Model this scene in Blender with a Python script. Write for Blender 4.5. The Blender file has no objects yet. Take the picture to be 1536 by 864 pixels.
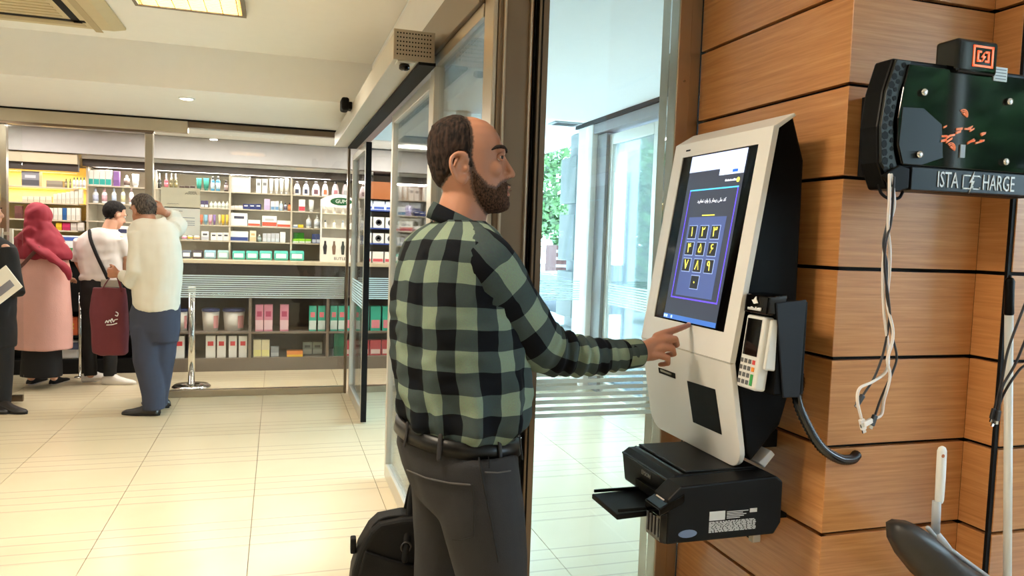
import bpy, bmesh, math, random
import numpy as np
from mathutils import Vector, Matrix, noise

SC = bpy.context.scene
COL = SC.collection
rnd = random.Random(7)

# ------------------------------------------------------------------ camera
CAM_H, FPX, YAW, PITCH, ROLL = 1.47, 1128.5, .30357, .06483, .03353
def _basis():
    f = np.array([math.sin(YAW)*math.cos(PITCH), math.cos(YAW)*math.cos(PITCH), -math.sin(PITCH)])
    r0 = np.array([math.cos(YAW), -math.sin(YAW), 0.]); u0 = np.cross(r0, f)
    r = math.cos(ROLL)*r0 + math.sin(ROLL)*u0
    u = -math.sin(ROLL)*r0 + math.cos(ROLL)*u0
    return r, u, f
CR, CU, CF = _basis(); CC = np.array([0, 0, CAM_H])
cd = bpy.data.cameras.new('camera'); cam = bpy.data.objects.new('camera', cd); COL.objects.link(cam)
cd.sensor_width = 36; cd.lens = FPX/1536*36; cd.clip_start = .05; cd.clip_end = 200
M = Matrix.Identity(4)
for i in range(3):
    M[i][0], M[i][1], M[i][2], M[i][3] = CR[i], CU[i], -CF[i], CC[i]
cam.matrix_world = M; SC.camera = cam

# ------------------------------------------------------------------ world, exposure, large lights
SC.view_settings.view_transform = 'Standard'; SC.view_settings.look = 'None'
SC.view_settings.gamma = 1; SC.view_settings.use_curve_mapping = False
SC.view_settings.exposure = 0.2
w = bpy.data.worlds.new('sky'); SC.world = w; w.use_nodes = True
bg = w.node_tree.nodes['Background']; bg.inputs[0].default_value = (.62, .83, 1, 1); bg.inputs[1].default_value = 17.
def area(name, loc, sx, sy, energy, color, rot=(0, 0, 0), parent=None):
    d = bpy.data.lights.new(name, 'AREA'); d.shape = 'RECTANGLE'; d.size = sx; d.size_y = sy; d.energy = energy; d.color = color
    o = bpy.data.objects.new(name, d); COL.objects.link(o); o.location = loc; o.rotation_euler = rot
    return o
WARM = (1, .88, .70); NEUT = (1, .93, .84); COOL = (.9, .96, 1)
E_PANEL, E_SHOP = 52, 26

# ------------------------------------------------------------------ pixel -> real point helpers (camera solved from the photo)
def ray(px, py): return CR*(px-768)/FPX + CU*(432-py)/FPX + CF
def on(px, py, ax, v):
    d = ray(px, py); return CC + (v-CC[ax])/d[ax]*d
def cp(px, py, t): return CC + t*ray(px, py)

# ------------------------------------------------------------------ materials
def srgb(r, g, b):
    f = lambda c: ((c/255)/12.92 if c/255 <= .04045 else ((c/255+.055)/1.055)**2.4)
    return (f(r), f(g), f(b), 1)
MATS = {}
def new_mat(name):
    m = bpy.data.materials.new(name); m.use_nodes = True; nt = m.node_tree
    return m, nt, nt.nodes['Principled BSDF']
def mat(name, rgb=(200, 200, 200), rough=.5, metal=0., spec=.5, emit=0., var=.06, vs=12., bump=0., bs=60., coat=0., alpha=1., sheen=0., erg=None):
    """procedural principled material: base colour broken up by a noise, optional noise bump"""
    if name in MATS: return MATS[name]
    m, nt, b = new_mat(name); N = nt.nodes; L = nt.links
    c = srgb(*rgb)
    b.inputs['Roughness'].default_value = rough; b.inputs['Metallic'].default_value = metal
    b.inputs['Specular IOR Level'].default_value = spec; b.inputs['Coat Weight'].default_value = coat
    b.inputs['Sheen Weight'].default_value = sheen; b.inputs['Alpha'].default_value = alpha
    tc = N.new('ShaderNodeTexCoord')
    nz = N.new('ShaderNodeTexNoise'); nz.inputs['Scale'].default_value = vs; nz.inputs['Detail'].default_value = 4
    L.new(tc.outputs['Object'], nz.inputs['Vector'])
    mx = N.new('ShaderNodeMix'); mx.data_type = 'RGBA'
    mx.inputs[6].default_value = tuple(x*(1-var) for x in c[:3])+(1,); mx.inputs[7].default_value = tuple(min(1, x*(1+var)) for x in c[:3])+(1,)
    L.new(nz.outputs['Fac'], mx.inputs[0]); L.new(mx.outputs[2], b.inputs['Base Color'])
    if emit:
        b.inputs['Emission Color'].default_value = srgb(*(erg or rgb)); b.inputs['Emission Strength'].default_value = emit
    if bump:
        n2 = N.new('ShaderNodeTexNoise'); n2.inputs['Scale'].default_value = bs; n2.inputs['Detail'].default_value = 3
        L.new(tc.outputs['Object'], n2.inputs['Vector'])
        bp = N.new('ShaderNodeBump'); bp.inputs['Strength'].default_value = bump; bp.inputs['Distance'].default_value = .01
        L.new(n2.outputs['Fac'], bp.inputs['Height']); L.new(bp.outputs[0], b.inputs['Normal'])
    MATS[name] = m; return m
def glass(name, tint=(.975, .99, .985), refl=.07, rough=.02):
    if name in MATS: return MATS[name]
    m = bpy.data.materials.new(name); m.use_nodes = True; nt = m.node_tree; N = nt.nodes; L = nt.links; N.clear()
    out = N.new('ShaderNodeOutputMaterial'); tr = N.new('ShaderNodeBsdfTransparent'); tr.inputs[0].default_value = (*tint, 1)
    gl = N.new('ShaderNodeBsdfGlossy'); gl.inputs['Roughness'].default_value = rough
    fr = N.new('ShaderNodeFresnel'); fr.inputs[0].default_value = 1.35
    ml = N.new('ShaderNodeMath'); ml.operation = 'MULTIPLY_ADD'; ml.inputs[1].default_value = .8; ml.inputs[2].default_value = refl*.3
    L.new(fr.outputs[0], ml.inputs[0])
    mx = N.new('ShaderNodeMixShader'); L.new(ml.outputs[0], mx.inputs[0]); L.new(tr.outputs[0], mx.inputs[1]); L.new(gl.outputs[0], mx.inputs[2])
    L.new(mx.outputs[0], out.inputs[0]); MATS[name] = m; return m
def wood_mat():
    m, nt, b = new_mat('wood_veneer'); N = nt.nodes; L = nt.links
    g = N.new('ShaderNodeNewGeometry')
    oi = N.new('ShaderNodeObjectInfo')
    mp = N.new('ShaderNodeMapping'); mp.inputs['Scale'].default_value = (1.6, 1.6, 42)
    ad = N.new('ShaderNodeVectorMath'); ad.operation = 'ADD'
    L.new(g.outputs['Position'], ad.inputs[0])
    sc = N.new('ShaderNodeVectorMath'); sc.operation = 'SCALE'; sc.inputs[0].default_value = (3, 3, 9)
    L.new(oi.outputs['Random'], sc.inputs['Scale']); L.new(sc.outputs[0], ad.inputs[1])
    L.new(ad.outputs[0], mp.inputs[0])
    n1 = N.new('ShaderNodeTexNoise'); n1.inputs['Scale'].default_value = 2.2; n1.inputs['Detail'].default_value = 7; n1.inputs['Roughness'].default_value = .65; n1.inputs['Distortion'].default_value = .35
    L.new(mp.outputs[0], n1.inputs['Vector'])
    mp2 = N.new('ShaderNodeMapping'); mp2.inputs['Scale'].default_value = (6, 6, 260); L.new(ad.outputs[0], mp2.inputs[0])
    n2 = N.new('ShaderNodeTexNoise'); n2.inputs['Scale'].default_value = 1.; n2.inputs['Detail'].default_value = 3; L.new(mp2.outputs[0], n2.inputs['Vector'])
    av = N.new('ShaderNodeMath'); av.operation = 'MULTIPLY_ADD'; av.inputs[1].default_value = .35; L.new(n2.outputs['Fac'], av.inputs[0]); L.new(n1.outputs['Fac'], av.inputs[2])
    cr = N.new('ShaderNodeValToRGB'); e = cr.color_ramp.elements
    e[0].position = .42; e[0].color = srgb(176, 114, 62); e[1].position = .92; e[1].color = srgb(212, 154, 98)
    k = e.new(.66); k.color = srgb(196, 134, 78)
    L.new(av.outputs[0], cr.inputs[0]); L.new(cr.outputs[0], b.inputs['Base Color'])
    b.inputs['Roughness'].default_value = .34; b.inputs['Coat Weight'].default_value = .15; b.inputs['Coat Roughness'].default_value = .3
    MATS['wood'] = m; return m
def tile_mat():
    m, nt, b = new_mat('floor_tile'); N = nt.nodes; L = nt.links
    g = N.new('ShaderNodeNewGeometry'); sp = N.new('ShaderNodeSeparateXYZ'); L.new(g.outputs['Position'], sp.inputs[0])
    mo = N.new('ShaderNodeMath'); mo.operation = 'SUBTRACT'; mo.inputs[1].default_value = 3.626-20*.682; L.new(sp.outputs[1], mo.inputs[0])
    md = N.new('ShaderNodeMath'); md.operation = 'MODULO'; md.inputs[1].default_value = .682; L.new(mo.outputs[0], md.inputs[0])
    nz0 = N.new('ShaderNodeTexNoise'); nz0.inputs['Scale'].default_value = 3.; L.new(g.outputs['Position'], nz0.inputs['Vector'])
    jit = N.new('ShaderNodeMath'); jit.operation = 'MULTIPLY_ADD'; jit.inputs[1].default_value = .01; L.new(nz0.outputs['Fac'], jit.inputs[0]); L.new(md.outputs[0], jit.inputs[2])
    acc = None
    for o in (.012, .118, .229, .332):
        c = N.new('ShaderNodeMath'); c.operation = 'COMPARE'; c.inputs[1].default_value = o+.005; c.inputs[2].default_value = .0058; L.new(jit.outputs[0], c.inputs[0])
        if acc is None: acc = c
        else:
            a = N.new('ShaderNodeMath'); a.operation = 'MAXIMUM'; L.new(acc.outputs[0], a.inputs[0]); L.new(c.outputs[0], a.inputs[1]); acc = a
    nz = N.new('ShaderNodeTexNoise'); nz.inputs['Scale'].default_value = 2.2; nz.inputs['Detail'].default_value = 5; L.new(g.outputs['Position'], nz.inputs['Vector'])
    mx = N.new('ShaderNodeMix'); mx.data_type = 'RGBA'; mx.inputs[6].default_value = srgb(206, 190, 157); mx.inputs[7].default_value = srgb(223, 208, 177); L.new(nz.outputs['Fac'], mx.inputs[0])
    m2 = N.new('ShaderNodeMix'); m2.data_type = 'RGBA'; m2.inputs[7].default_value = srgb(186, 170, 148); L.new(mx.outputs[2], m2.inputs[6])
    f = N.new('ShaderNodeMath'); f.operation = 'MULTIPLY'; f.inputs[1].default_value = .8; L.new(acc.outputs[0], f.inputs[0]); L.new(f.outputs[0], m2.inputs[0])
    L.new(m2.outputs[2], b.inputs['Base Color']); b.inputs['Roughness'].default_value = .22; b.inputs['Specular IOR Level'].default_value = .45
    MATS['tile'] = m; return m
def plaid_mat():
    m, nt, b = new_mat('plaid_flannel'); N = nt.nodes; L = nt.links
    uv = N.new('ShaderNodeUVMap'); uv.uv_map = 'UVMap'; sp = N.new('ShaderNodeSeparateXYZ'); L.new(uv.outputs[0], sp.inputs[0])
    s = []
    for k in (0, 1):
        fr = N.new('ShaderNodeMath'); fr.operation = 'FRACT'; L.new(sp.outputs[k], fr.inputs[0])
        lt = N.new('ShaderNodeMath'); lt.operation = 'LESS_THAN'; lt.inputs[1].default_value = .5; L.new(fr.outputs[0], lt.inputs[0]); s.append(lt)
    ad = N.new('ShaderNodeMath'); ad.operation = 'ADD'; L.new(s[0].outputs[0], ad.inputs[0]); L.new(s[1].outputs[0], ad.inputs[1])
    hf = N.new('ShaderNodeMath'); hf.operation = 'MULTIPLY'; hf.inputs[1].default_value = .5; L.new(ad.outputs[0], hf.inputs[0])
    cr = N.new('ShaderNodeValToRGB'); cr.color_ramp.interpolation = 'CONSTANT'; e = cr.color_ramp.elements
    e[0].position = 0; e[0].color = srgb(9, 12, 18); e[1].position = .75; e[1].color = srgb(114, 130, 110); k = e.new(.25); k.color = srgb(56, 68, 67)
    L.new(hf.outputs[0], cr.inputs[0])
    nz = N.new('ShaderNodeTexNoise'); nz.inputs['Scale'].default_value = 40; L.new(uv.outputs[0], nz.inputs['Vector'])
    mx = N.new('ShaderNodeMix'); mx.data_type = 'RGBA'; mx.blend_type = 'MULTIPLY'; mx.inputs[0].default_value = .35
    L.new(cr.outputs[0], mx.inputs[6]); L.new(nz.outputs['Color'], mx.inputs[7])
    hs = N.new('ShaderNodeHueSaturation'); hs.inputs['Value'].default_value = 1.2; hs.inputs['Saturation'].default_value = .9; L.new(mx.outputs[2], hs.inputs['Color'])
    L.new(hs.outputs[0], b.inputs['Base Color']); b.inputs['Roughness'].default_value = .92; b.inputs['Specular IOR Level'].default_value = .15
    MATS['plaid'] = m; return m

# ------------------------------------------------------------------ mesh builder
class MB:
    def __init__(s): s.v = []; s.f = []
    def add(s, vs, fs):
        n = len(s.v); s.v += [tuple(float(c) for c in p) for p in vs]; s.f += [tuple(i+n for i in f) for f in fs]; return s
    def box(s, x0, x1, y0, y1, z0, z1):
        vs = [(x, y, z) for z in (z0, z1) for y in (y0, y1) for x in (x0, x1)]
        return s.add(vs, [(0, 2, 3, 1), (4, 5, 7, 6), (0, 1, 5, 4), (2, 6, 7, 3), (0, 4, 6, 2), (1, 3, 7, 5)])
    def obox(s, c, ax, ay, az, hx, hy, hz):
        c, ax, ay, az = map(lambda q: np.asarray(q, float), (c, ax, ay, az))
        vs = [c+ax*hx*i+ay*hy*j+az*hz*k for k in (-1, 1) for j in (-1, 1) for i in (-1, 1)]
        return s.add(vs, [(0, 2, 3, 1), (4, 5, 7, 6), (0, 1, 5, 4), (2, 6, 7, 3), (0, 4, 6, 2), (1, 3, 7, 5)])
    def prism(s, poly, fn, d0, d1):
        """poly: 2d outline; fn(a, b, d) -> 3d"""
        n = len(poly); vs = [fn(a, b, d0) for a, b in poly]+[fn(a, b, d1) for a, b in poly]
        fs = [tuple(range(n))[::-1], tuple(range(n, 2*n))]+[(i, (i+1) % n, n+(i+1) % n, n+i) for i in range(n)]
        return s.add(vs, fs)
    def rings(s, rr, cap=True, closed=True):
        n = len(rr[0]); vs = [p for r in rr for p in r]; fs = []
        for i in range(len(rr)-1):
            for j in range(n if closed else n-1):
                k = (j+1) % n; fs.append((i*n+j, i*n+k, (i+1)*n+k, (i+1)*n+j))
        if cap: fs += [tuple(range(n))[::-1], tuple(range((len(rr)-1)*n, len(rr)*n))]
        return s.add(vs, fs)
    def tube(s, pts, rad, seg=10, flat=1., up=None, round_ends=True): return s.rings(tube_rings(pts, rad, seg, flat, up, round_ends))
    def cyl(s, p0, p1, r0, r1=None, seg=20):
        return s.rings(tube_rings([p0, p1], [r0, r0 if r1 is None else r1], seg, 1., None, False))
    def lathe(s, prof, c, seg=20, ax=(0, 0, 1)):
        c = np.asarray(c, float); ax = np.asarray(ax, float); ax /= np.linalg.norm(ax)
        t = np.array([1, 0, 0]) if abs(ax[0]) < .9 else np.array([0, 1, 0]); u = np.cross(ax, t); u /= np.linalg.norm(u); v = np.cross(ax, u)
        return s.rings([[c+ax*h+(u*math.cos(a)+v*math.sin(a))*r for a in np.linspace(0, 2*math.pi, seg, endpoint=False)] for r, h in prof])
    def ell(s, c, ax, rad, seg=16, rg=10):
        c = np.asarray(c, float); X, Y, Z = [np.asarray(q, float) for q in ax]
        rr = []
        for i in range(1, rg):
            t = math.pi*i/rg
            rr.append([c+Z*rad[2]*math.cos(t)+math.sin(t)*(X*rad[0]*math.cos(a)+Y*rad[1]*math.sin(a)) for a in np.linspace(0, 2*math.pi, seg, endpoint=False)])
        n = seg; vs = [p for r in rr for p in r]+[c+Z*rad[2], c-Z*rad[2]]; fs = []
        for i in range(len(rr)-1):
            for j in range(n): k = (j+1) % n; fs.append((i*n+j, (i+1)*n+j, (i+1)*n+k, i*n+k))
        T = len(rr)*n
        for j in range(n):
            k = (j+1) % n; fs.append((T, j, k)); fs.append((T+1, (len(rr)-1)*n+k, (len(rr)-1)*n+j))
        return s.add(vs, fs)
    def build(s, name, m, parent=None, smooth=False, bevel=0., bseg=2):
        off = WL.get(parent, np.zeros(3)) if parent else np.zeros(3)
        me = bpy.data.meshes.new(name); me.from_pydata([tuple(np.array(p)-off) for p in s.v], [], s.f); me.update()
        if smooth: me.polygons.foreach_set('use_smooth', [True]*len(me.polygons))
        return link(name, me, m, parent, bevel, bseg)
WL = {}
def link(name, me, m, parent=None, bevel=0., bseg=2):
    if m is not None and not me.materials: me.materials.append(m)
    o = bpy.data.objects.new(name, me); COL.objects.link(o)
    if parent is not None: o.parent = parent; WL[o] = WL.get(parent, np.zeros(3))
    if bevel:
        b = o.modifiers.new('bevel', 'BEVEL'); b.width = bevel; b.segments = bseg; b.limit_method = 'ANGLE'; b.angle_limit = math.radians(40)
    return o
def thing(name, label, cat, loc=(0, 0, 0), group=None):
    o = bpy.data.objects.new(name, None); COL.objects.link(o); o.location = tuple(float(c) for c in loc); o.empty_display_size = .05
    WL[o] = np.array(o.location); return tag(o, label, cat, group)
def tag(o, label, cat, group=None, kind=None):
    o['label'] = label; o['category'] = cat
    if group: o['group'] = group
    if kind: o['kind'] = kind
    return o
def struct(o, label=None):
    o['kind'] = 'structure'
    if label: o['label'] = label
    return o
def tube_rings(pts, rad, seg=10, flat=1., up=None, round_ends=True):
    pts = [np.asarray(p, float) for p in pts]; n = len(pts)
    if not hasattr(rad, '__len__'): rad = [rad]*n
    T = []
    for i in range(n):
        d = pts[min(i+1, n-1)]-pts[max(i-1, 0)]; T.append(d/np.linalg.norm(d))
    u = np.asarray(up, float) if up is not None else (np.array([0, 0, 1.]) if abs(T[0][2]) < .9 else np.array([1., 0, 0]))
    P = list(zip(pts, rad, T))
    if round_ends:
        P = [(pts[0]-T[0]*rad[0]*.9, rad[0]*.25, T[0]), (pts[0]-T[0]*rad[0]*.6, rad[0]*.75, T[0])]+P+[(pts[-1]+T[-1]*rad[-1]*.6, rad[-1]*.75, T[-1]), (pts[-1]+T[-1]*rad[-1]*.9, rad[-1]*.25, T[-1])]
    rr = []
    for p, r, t in P:
        u = u-t*np.dot(u, t); u = u/np.linalg.norm(u); v = np.cross(t, u)
        rr.append([p+u*r*flat*math.cos(a)+v*r*math.sin(a) for a in np.linspace(0, 2*math.pi, seg, endpoint=False)])
    return rr
def spline(pts, k=6):
    """Catmull-Rom through the points"""
    P = [np.asarray(p, float) for p in pts]; P = [2*P[0]-P[1]]+P+[2*P[-1]-P[-2]]; out = []
    for i in range(1, len(P)-2):
        for j in range(k):
            t = j/k; a, b, c, d = P[i-1:i+3]
            out.append(.5*((2*b)+(c-a)*t+(2*a-5*b+4*c-d)*t*t+(3*b-a-3*c+d)*t**3))
    out.append(P[-2]); return out
def interp_rad(rad, k=6):
    out = []
    for i in range(len(rad)-1):
        for j in range(k): out.append(rad[i]+(rad[i+1]-rad[i])*j/k)
    return out+[rad[-1]]
def fuse(mb, voxel, smooth=3, fac=.5):
    """voxel-union of all closed shapes in mb -> one continuous mesh"""
    me = bpy.data.meshes.new('tmp'); me.from_pydata(mb.v, [], mb.f); me.update()
    bm = bmesh.new(); bm.from_mesh(me); bmesh.ops.recalc_face_normals(bm, faces=bm.faces); bm.to_mesh(me); bm.free()
    o = bpy.data.objects.new('tmp', me); COL.objects.link(o)
    r = o.modifiers.new('r', 'REMESH'); r.mode = 'VOXEL'; r.voxel_size = voxel
    if smooth: s = o.modifiers.new('s', 'SMOOTH'); s.iterations = smooth; s.factor = fac
    dg = bpy.context.evaluated_depsgraph_get(); out = bpy.data.meshes.new_from_object(o.evaluated_get(dg))
    bpy.data.objects.remove(o); bpy.data.meshes.remove(me)
    out.polygons.foreach_set('use_smooth', [True]*len(out.polygons)); return out
def shift(me, off):
    me.transform(Matrix.Translation(tuple(-float(c) for c in off))); return me
def put(name, me, m, parent): 
    shift(me, WL[parent]); return link(name, me, m, parent)
def text(s, size, org, right, up, m, name, parent=None, depth=.0006, align='CENTER', xs=1.):
    """flat lettering as real mesh, lying in the plane spanned by right, up"""
    c = bpy.data.curves.new('t', 'FONT'); c.body = s; c.size = size; c.align_x = align; c.align_y = 'CENTER'; c.extrude = depth; c.resolution_u = 2
    o = bpy.data.objects.new('t', c); COL.objects.link(o)
    me = bpy.data.meshes.new_from_object(o.evaluated_get(bpy.context.evaluated_depsgraph_get())); bpy.data.objects.remove(o); bpy.data.curves.remove(c)
    R = Vector([float(q) for q in right]).normalized(); U = Vector([float(q) for q in up]).normalized(); n = R.cross(U)
    off = WL.get(parent, np.zeros(3)) if parent else np.zeros(3)
    Mx = Matrix([[R[i]*xs, U[i], n[i], float(org[i]-off[i])] for i in range(3)]+[[0, 0, 0, 1]]); me.transform(Mx); me.materials.clear()
    return link(name, me, m, parent)
# Persian shaping: logical order -> visual order of presentation forms (isolated, final, initial, medial)
FORMS = {'ا': 'ﺍﺎﺍﺎ', 'ب': 'ﺏﺐﺑﺒ', 'د': 'ﺩﺪﺩﺪ', 'ر': 'ﺭﺮﺭﺮ', 'ک': 'ﮎﮏﮐﮑ', 'ل': 'ﻝﻞﻟﻠ', 'م': 'ﻡﻢﻣﻤ', 'ن': 'ﻥﻦﻧﻨ', 'و': 'ﻭﻮﻭﻮ', 'ی': 'ﯼﯽﯾﯿ', 'خ': 'ﺥﺦﺧﺨ', 'ه': 'ﻩﻪﻫﻬ', 'ت': 'ﺕﺖﺗﺘ', 'س': 'ﺱﺲﺳﺴ', 'پ': 'ﭖﭗﭘﭙ', 'ش': 'ﺵﺶﺷﺸ'}
def fa(s):
    out = []
    for w_ in s.split(' '):
        q = []
        for i, ch in enumerate(w_):
            if ch not in FORMS: q.append(ch); continue
            prev = i > 0 and w_[i-1] in FORMS and w_[i-1] not in 'ادرو'
            nxt = i < len(w_)-1 and ch not in 'ادرو' and w_[i+1] in FORMS
            q.append(FORMS[ch][(3 if nxt else 1) if prev else (2 if nxt else 0)])
        out.append(''.join(q[::-1]))
    return ' '.join(out[::-1])
# ================================================================== shared materials
wood_mat(); tile_mat(); plaid_mat()
m_cream = mat('cream_paint', (243, 240, 234), .7, var=.02)
m_white = mat('white_paint', (245, 247, 246), .7, var=.02)
m_black = mat('black_plastic', (4, 4, 5), .4, var=.1, spec=.15)
m_gloss = mat('gloss_black', (3, 3, 4), .06, var=.1, spec=.4)
m_matte = mat('matte_black', (5, 5, 6), .7, var=.1, spec=.25)
m_steel = mat('brushed_steel', (176, 164, 146), .3, metal=.9, var=.05, vs=4)
m_dsteel = mat('bronze_steel', (122, 106, 88), .3, metal=.85, var=.08, vs=3)
m_alu = mat('pale_aluminium', (205, 200, 188), .35, metal=.5, var=.03)
m_chrome = mat('chrome', (215, 215, 212), .12, metal=1., var=.03)
m_grout = mat('grout', (128, 112, 92), .8)
m_grey = mat('grey_paint', (150, 150, 152), .6)
m_glass = glass('clear_glass'); m_gglass = glass('green_glass', (.93, .985, .98), .1)
def film_mat():
    m, nt, b = new_mat('frosted_film'); N = nt.nodes; L = nt.links; b.inputs['Base Color'].default_value = srgb(236, 244, 242); b.inputs['Roughness'].default_value = .6
    tl = N.new('ShaderNodeBsdfTranslucent'); tl.inputs[0].default_value = srgb(236, 246, 244); mx = N.new('ShaderNodeMixShader'); mx.inputs[0].default_value = .5
    L.new(b.outputs[0], mx.inputs[1]); L.new(tl.outputs[0], mx.inputs[2]); L.new(mx.outputs[0], N['Material Output'].inputs[0]); return m
m_decal = film_mat()
m_dbrown = mat('dark_brown_laminate', (58, 47, 42), .4, var=.1)
m_cab = mat('taupe_laminate', (116, 104, 92), .45, var=.05)
m_shelfback = mat('beige_laminate', (196, 183, 160), .55, var=.03)

# ================================================================== floor of single tiles
floor = struct(MB().box(-5.2, 3.06, -4.2, 9.1, -.12, -.006).build('floor', m_grout), 'beige tiled hall floor with thin dark joints')
TW = .6818
tile_me = None
for i in range(-7, 5):
    for j in range(-11, 9):
        x0 = -.107+i*TW; y0 = 3.626+j*TW
        x1 = min(x0+TW, 3.06); y1 = min(y0+TW, 9.1)
        if x0 > 2.95 or y0 > 9 or (x0 > 1.4 and y0 < .8): continue
        if tile_me is None:
            b = MB().box(.0016, TW-.0016, .0008, TW-.0008, -.006, 0); tile_me = b.build('tile', MATS['tile'], floor, bevel=0).data
            COL.objects[-1].location = (x0, y0, 0)
        else:
            o = link('tile', tile_me, None, floor); o.location = (x0, y0, 0)
# ================================================================== ceilings and soffit
struct(MB().prism([(-5.2, -4.2), (3.3, -4.2), (3.3, 2.345), (.625, 2.345), (.625, 5.493), (-5.2, 5.493)], lambda a, b, d: (a, b, d), 2.674, 2.8).build('ceiling', m_cream), 'cream plaster ceiling of the hall')
struct(MB().box(-5.2, .6245, 5.493, 9.1, 2.389, 2.8).build('ceiling', m_cream), 'dropped cream soffit in front of the pharmacy')
struct(MB().box(.626, 3.5, 2.346, 13.0, 2.66, 2.8).build('ceiling', m_white), 'white ceiling of the glazed vestibule')
struct(MB().box(-5.35, -5.2, -4.2, 9.1, -.1, 2.8).build('wall_left', m_cream), 'cream wall of the hall')
struct(MB().box(-5.2, 3.35, -4.35, -4.2, 0, 2.673).build('wall_rear', m_cream), 'rear wall of the hall')
for y0, y1, z0, z1 in ((-4.2, -2.7, 0, 2.673), (-2.7, 1.0, 0, 1.15), (1.0, 1.502, 0, 2.673), (-2.7, 1.0, 2.6, 2.673)): struct(MB().box(3.2, 3.35, y0, y1, z0, z1).build('wall_street', m_cream), 'street side wall of the hall around its window')
win = struct(MB().box(3.27, 3.278, -2.65, .95, 1.17, 2.55).build('window_8', m_glass), 'street window of the hall opposite the charging station')
for y in (-2.7, -1.5, -.3, .95): MB().box(3.25, 3.30, y, y+.05, 1.15, 2.6).build('mullion', m_alu, win, bevel=.003)
# ================================================================== timber clad wall: core + single panels
core = [(1.398, 2.32), (1.398, 1.62), (1.86, 1.62), (1.86, 1.523), (3.3, 1.523), (3.3, 2.9), (1.62, 2.9), (1.62, 2.32)]
wr = struct(MB().prism(core, lambda a, b, d: (a, b, d), 0, 2.674).build('wall_right', m_matte), 'timber clad wall with black shadow joints')
PH, G = .2345, .005
for k in range(-3, 9):
    z0 = .719+k*PH+G; z1 = .719+(k+1)*PH-G
    z0 = max(z0, .005); z1 = min(z1, 2.67)
    if z1-z0 < .02: continue
    MB().box(1.378, 1.397, 1.601, 2.318, z0, z1).build('wood_panel', MATS['wood'], wr, bevel=.001)
    MB().box(1.3785, 1.8402, 1.60, 1.619, z0, z1).build('wood_panel', MATS['wood'], wr, bevel=.001)
    MB().box(1.84, 1.859, 1.515, 1.5998, z0, z1).build('wood_panel', MATS['wood'], wr, bevel=.001)
    MB().box(1.853, 2.55, 1.503, 1.522, z0, z1).build('wood_panel', MATS['wood'], wr, bevel=.001)
    MB().box(2.56, 3.29, 1.503, 1.522, z0, z1).build('wood_panel', MATS['wood'], wr, bevel=.001)
MB().box(1.8405, 1.8525, 1.506, 1.5145, .001, 2.67).build('corner_joint', m_matte, wr)
# ================================================================== steel post, jamb and pane beside the timber wall
t = struct(MB().box(.648, .765, 2.30, 2.42, 0, 2.659).build('trim_1', m_dsteel, bevel=.006), 'bronze steel corner post of the entrance screen')
for x0, x1, m_, y0 in ((.633, .647, m_steel, 2.305), (.663, .672, m_steel, 2.285), (.748, .756, m_steel, 2.285), (.769, .777, m_matte, 2.31), (.779, .812, m_dsteel, 2.29), (.787, .792, m_matte, 2.285)):
    MB().box(x0, x1, y0, 2.415, 0, 2.659).build('post_profile', m_, t, bevel=.002)
t = struct(MB().box(1.272, 1.322, 2.29, 2.41, 0, 2.659).build('trim_2', m_steel, bevel=.004), 'brushed steel jamb between glass and timber wall')
MB().box(1.326, 1.3765, 2.322, 2.40, 0, 2.659).build('jamb_profile', m_steel, t, bevel=.003)
MB().box(1.3225, 1.3255, 2.31, 2.40, 0, 2.659).build('jamb_profile', m_matte, t)
MB().lathe([(.004, 0), (.004, .002), (.002, .003)], (1.30, 2.29, 2.02), 10, (0, -1, 0)).build('screw', m_dsteel, t)
win = struct(MB().box(.8125, 1.2715, 2.343, 2.351, .08, 2.5).build('window_1', m_glass), 'clear glass pane between bronze post and steel jamb')
MB().box(.8125, 1.2715, 2.32, 2.375, .0, .08).build('bottom_rail', m_steel, win, bevel=.003)
MB().box(.8125, 1.2715, 2.30, 2.39, 2.5, 2.659).build('head_rail', m_dsteel, win, bevel=.003)
for i in range(9):
    z = .875+i*.0232; MB().box(.816, 1.268, 2.3405, 2.3425, z, z+.0135).build('frosted_stripe', m_decal, win)
# ================================================================== sliding door side (plane x = .63)
hd = struct(MB().box(.615, .73, 2.425, 6.99, 2.235, 2.40).build('trim_3', m_dsteel, bevel=.003), 'bronze header over the sliding door')
struct(MB().box(.625, .72, 2.425, 7.0, 2.402, 2.659).build('wall_upper', m_cream), 'cream upstand above the sliding door header')
win = struct(MB().box(.648, .656, 2.43, 3.20, .07, 2.19).build('window_2', m_glass), 'fixed side light beside the bronze post')
MB().box(.63, .67, 2.425, 3.22, 0, .07).build('bottom_rail', m_alu, win, bevel=.003)
MB().box(.63, .67, 2.425, 3.22, 2.19, 2.234).build('head_rail', m_steel, win, bevel=.003)
MB().box(.625, .675, 3.205, 3.275, 0, 2.234).build('mullion', m_alu, win, bevel=.003)
def leaf(name, label, x, y0, y1, edge):
    d = struct(MB().box(x-.004, x+.004, y0+.05, y1-.05, .10, 2.12).build(name, m_glass), label)
    MB().box(x-.02, x+.02, y0, y0+.055, .012, 2.17).build('stile', m_alu, d, bevel=.003)
    MB().box(x-.02, x+.02, y1-.055, y1, .012, 2.17).build('stile', m_alu, d, bevel=.003)
    MB().box(x-.02, x+.02, y0+.056, y1-.056, .012, .10).build('bottom_rail', m_alu, d, bevel=.003)
    MB().box(x-.02, x+.02, y0+.056, y1-.056, 2.12, 2.17).build('top_rail', m_alu, d, bevel=.003)
    MB().box(x-.021, x+.021, edge-.012, edge+.012, .012, 2.17).build('rubber_edge', m_matte, d)
    for i in range(9):
        z = .875+i*.0232; MB().box(x-.006, x-.0042, y0+.06, y1-.06, z, z+.0135).build('frosted_stripe', m_decal, d)
    return d
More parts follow.
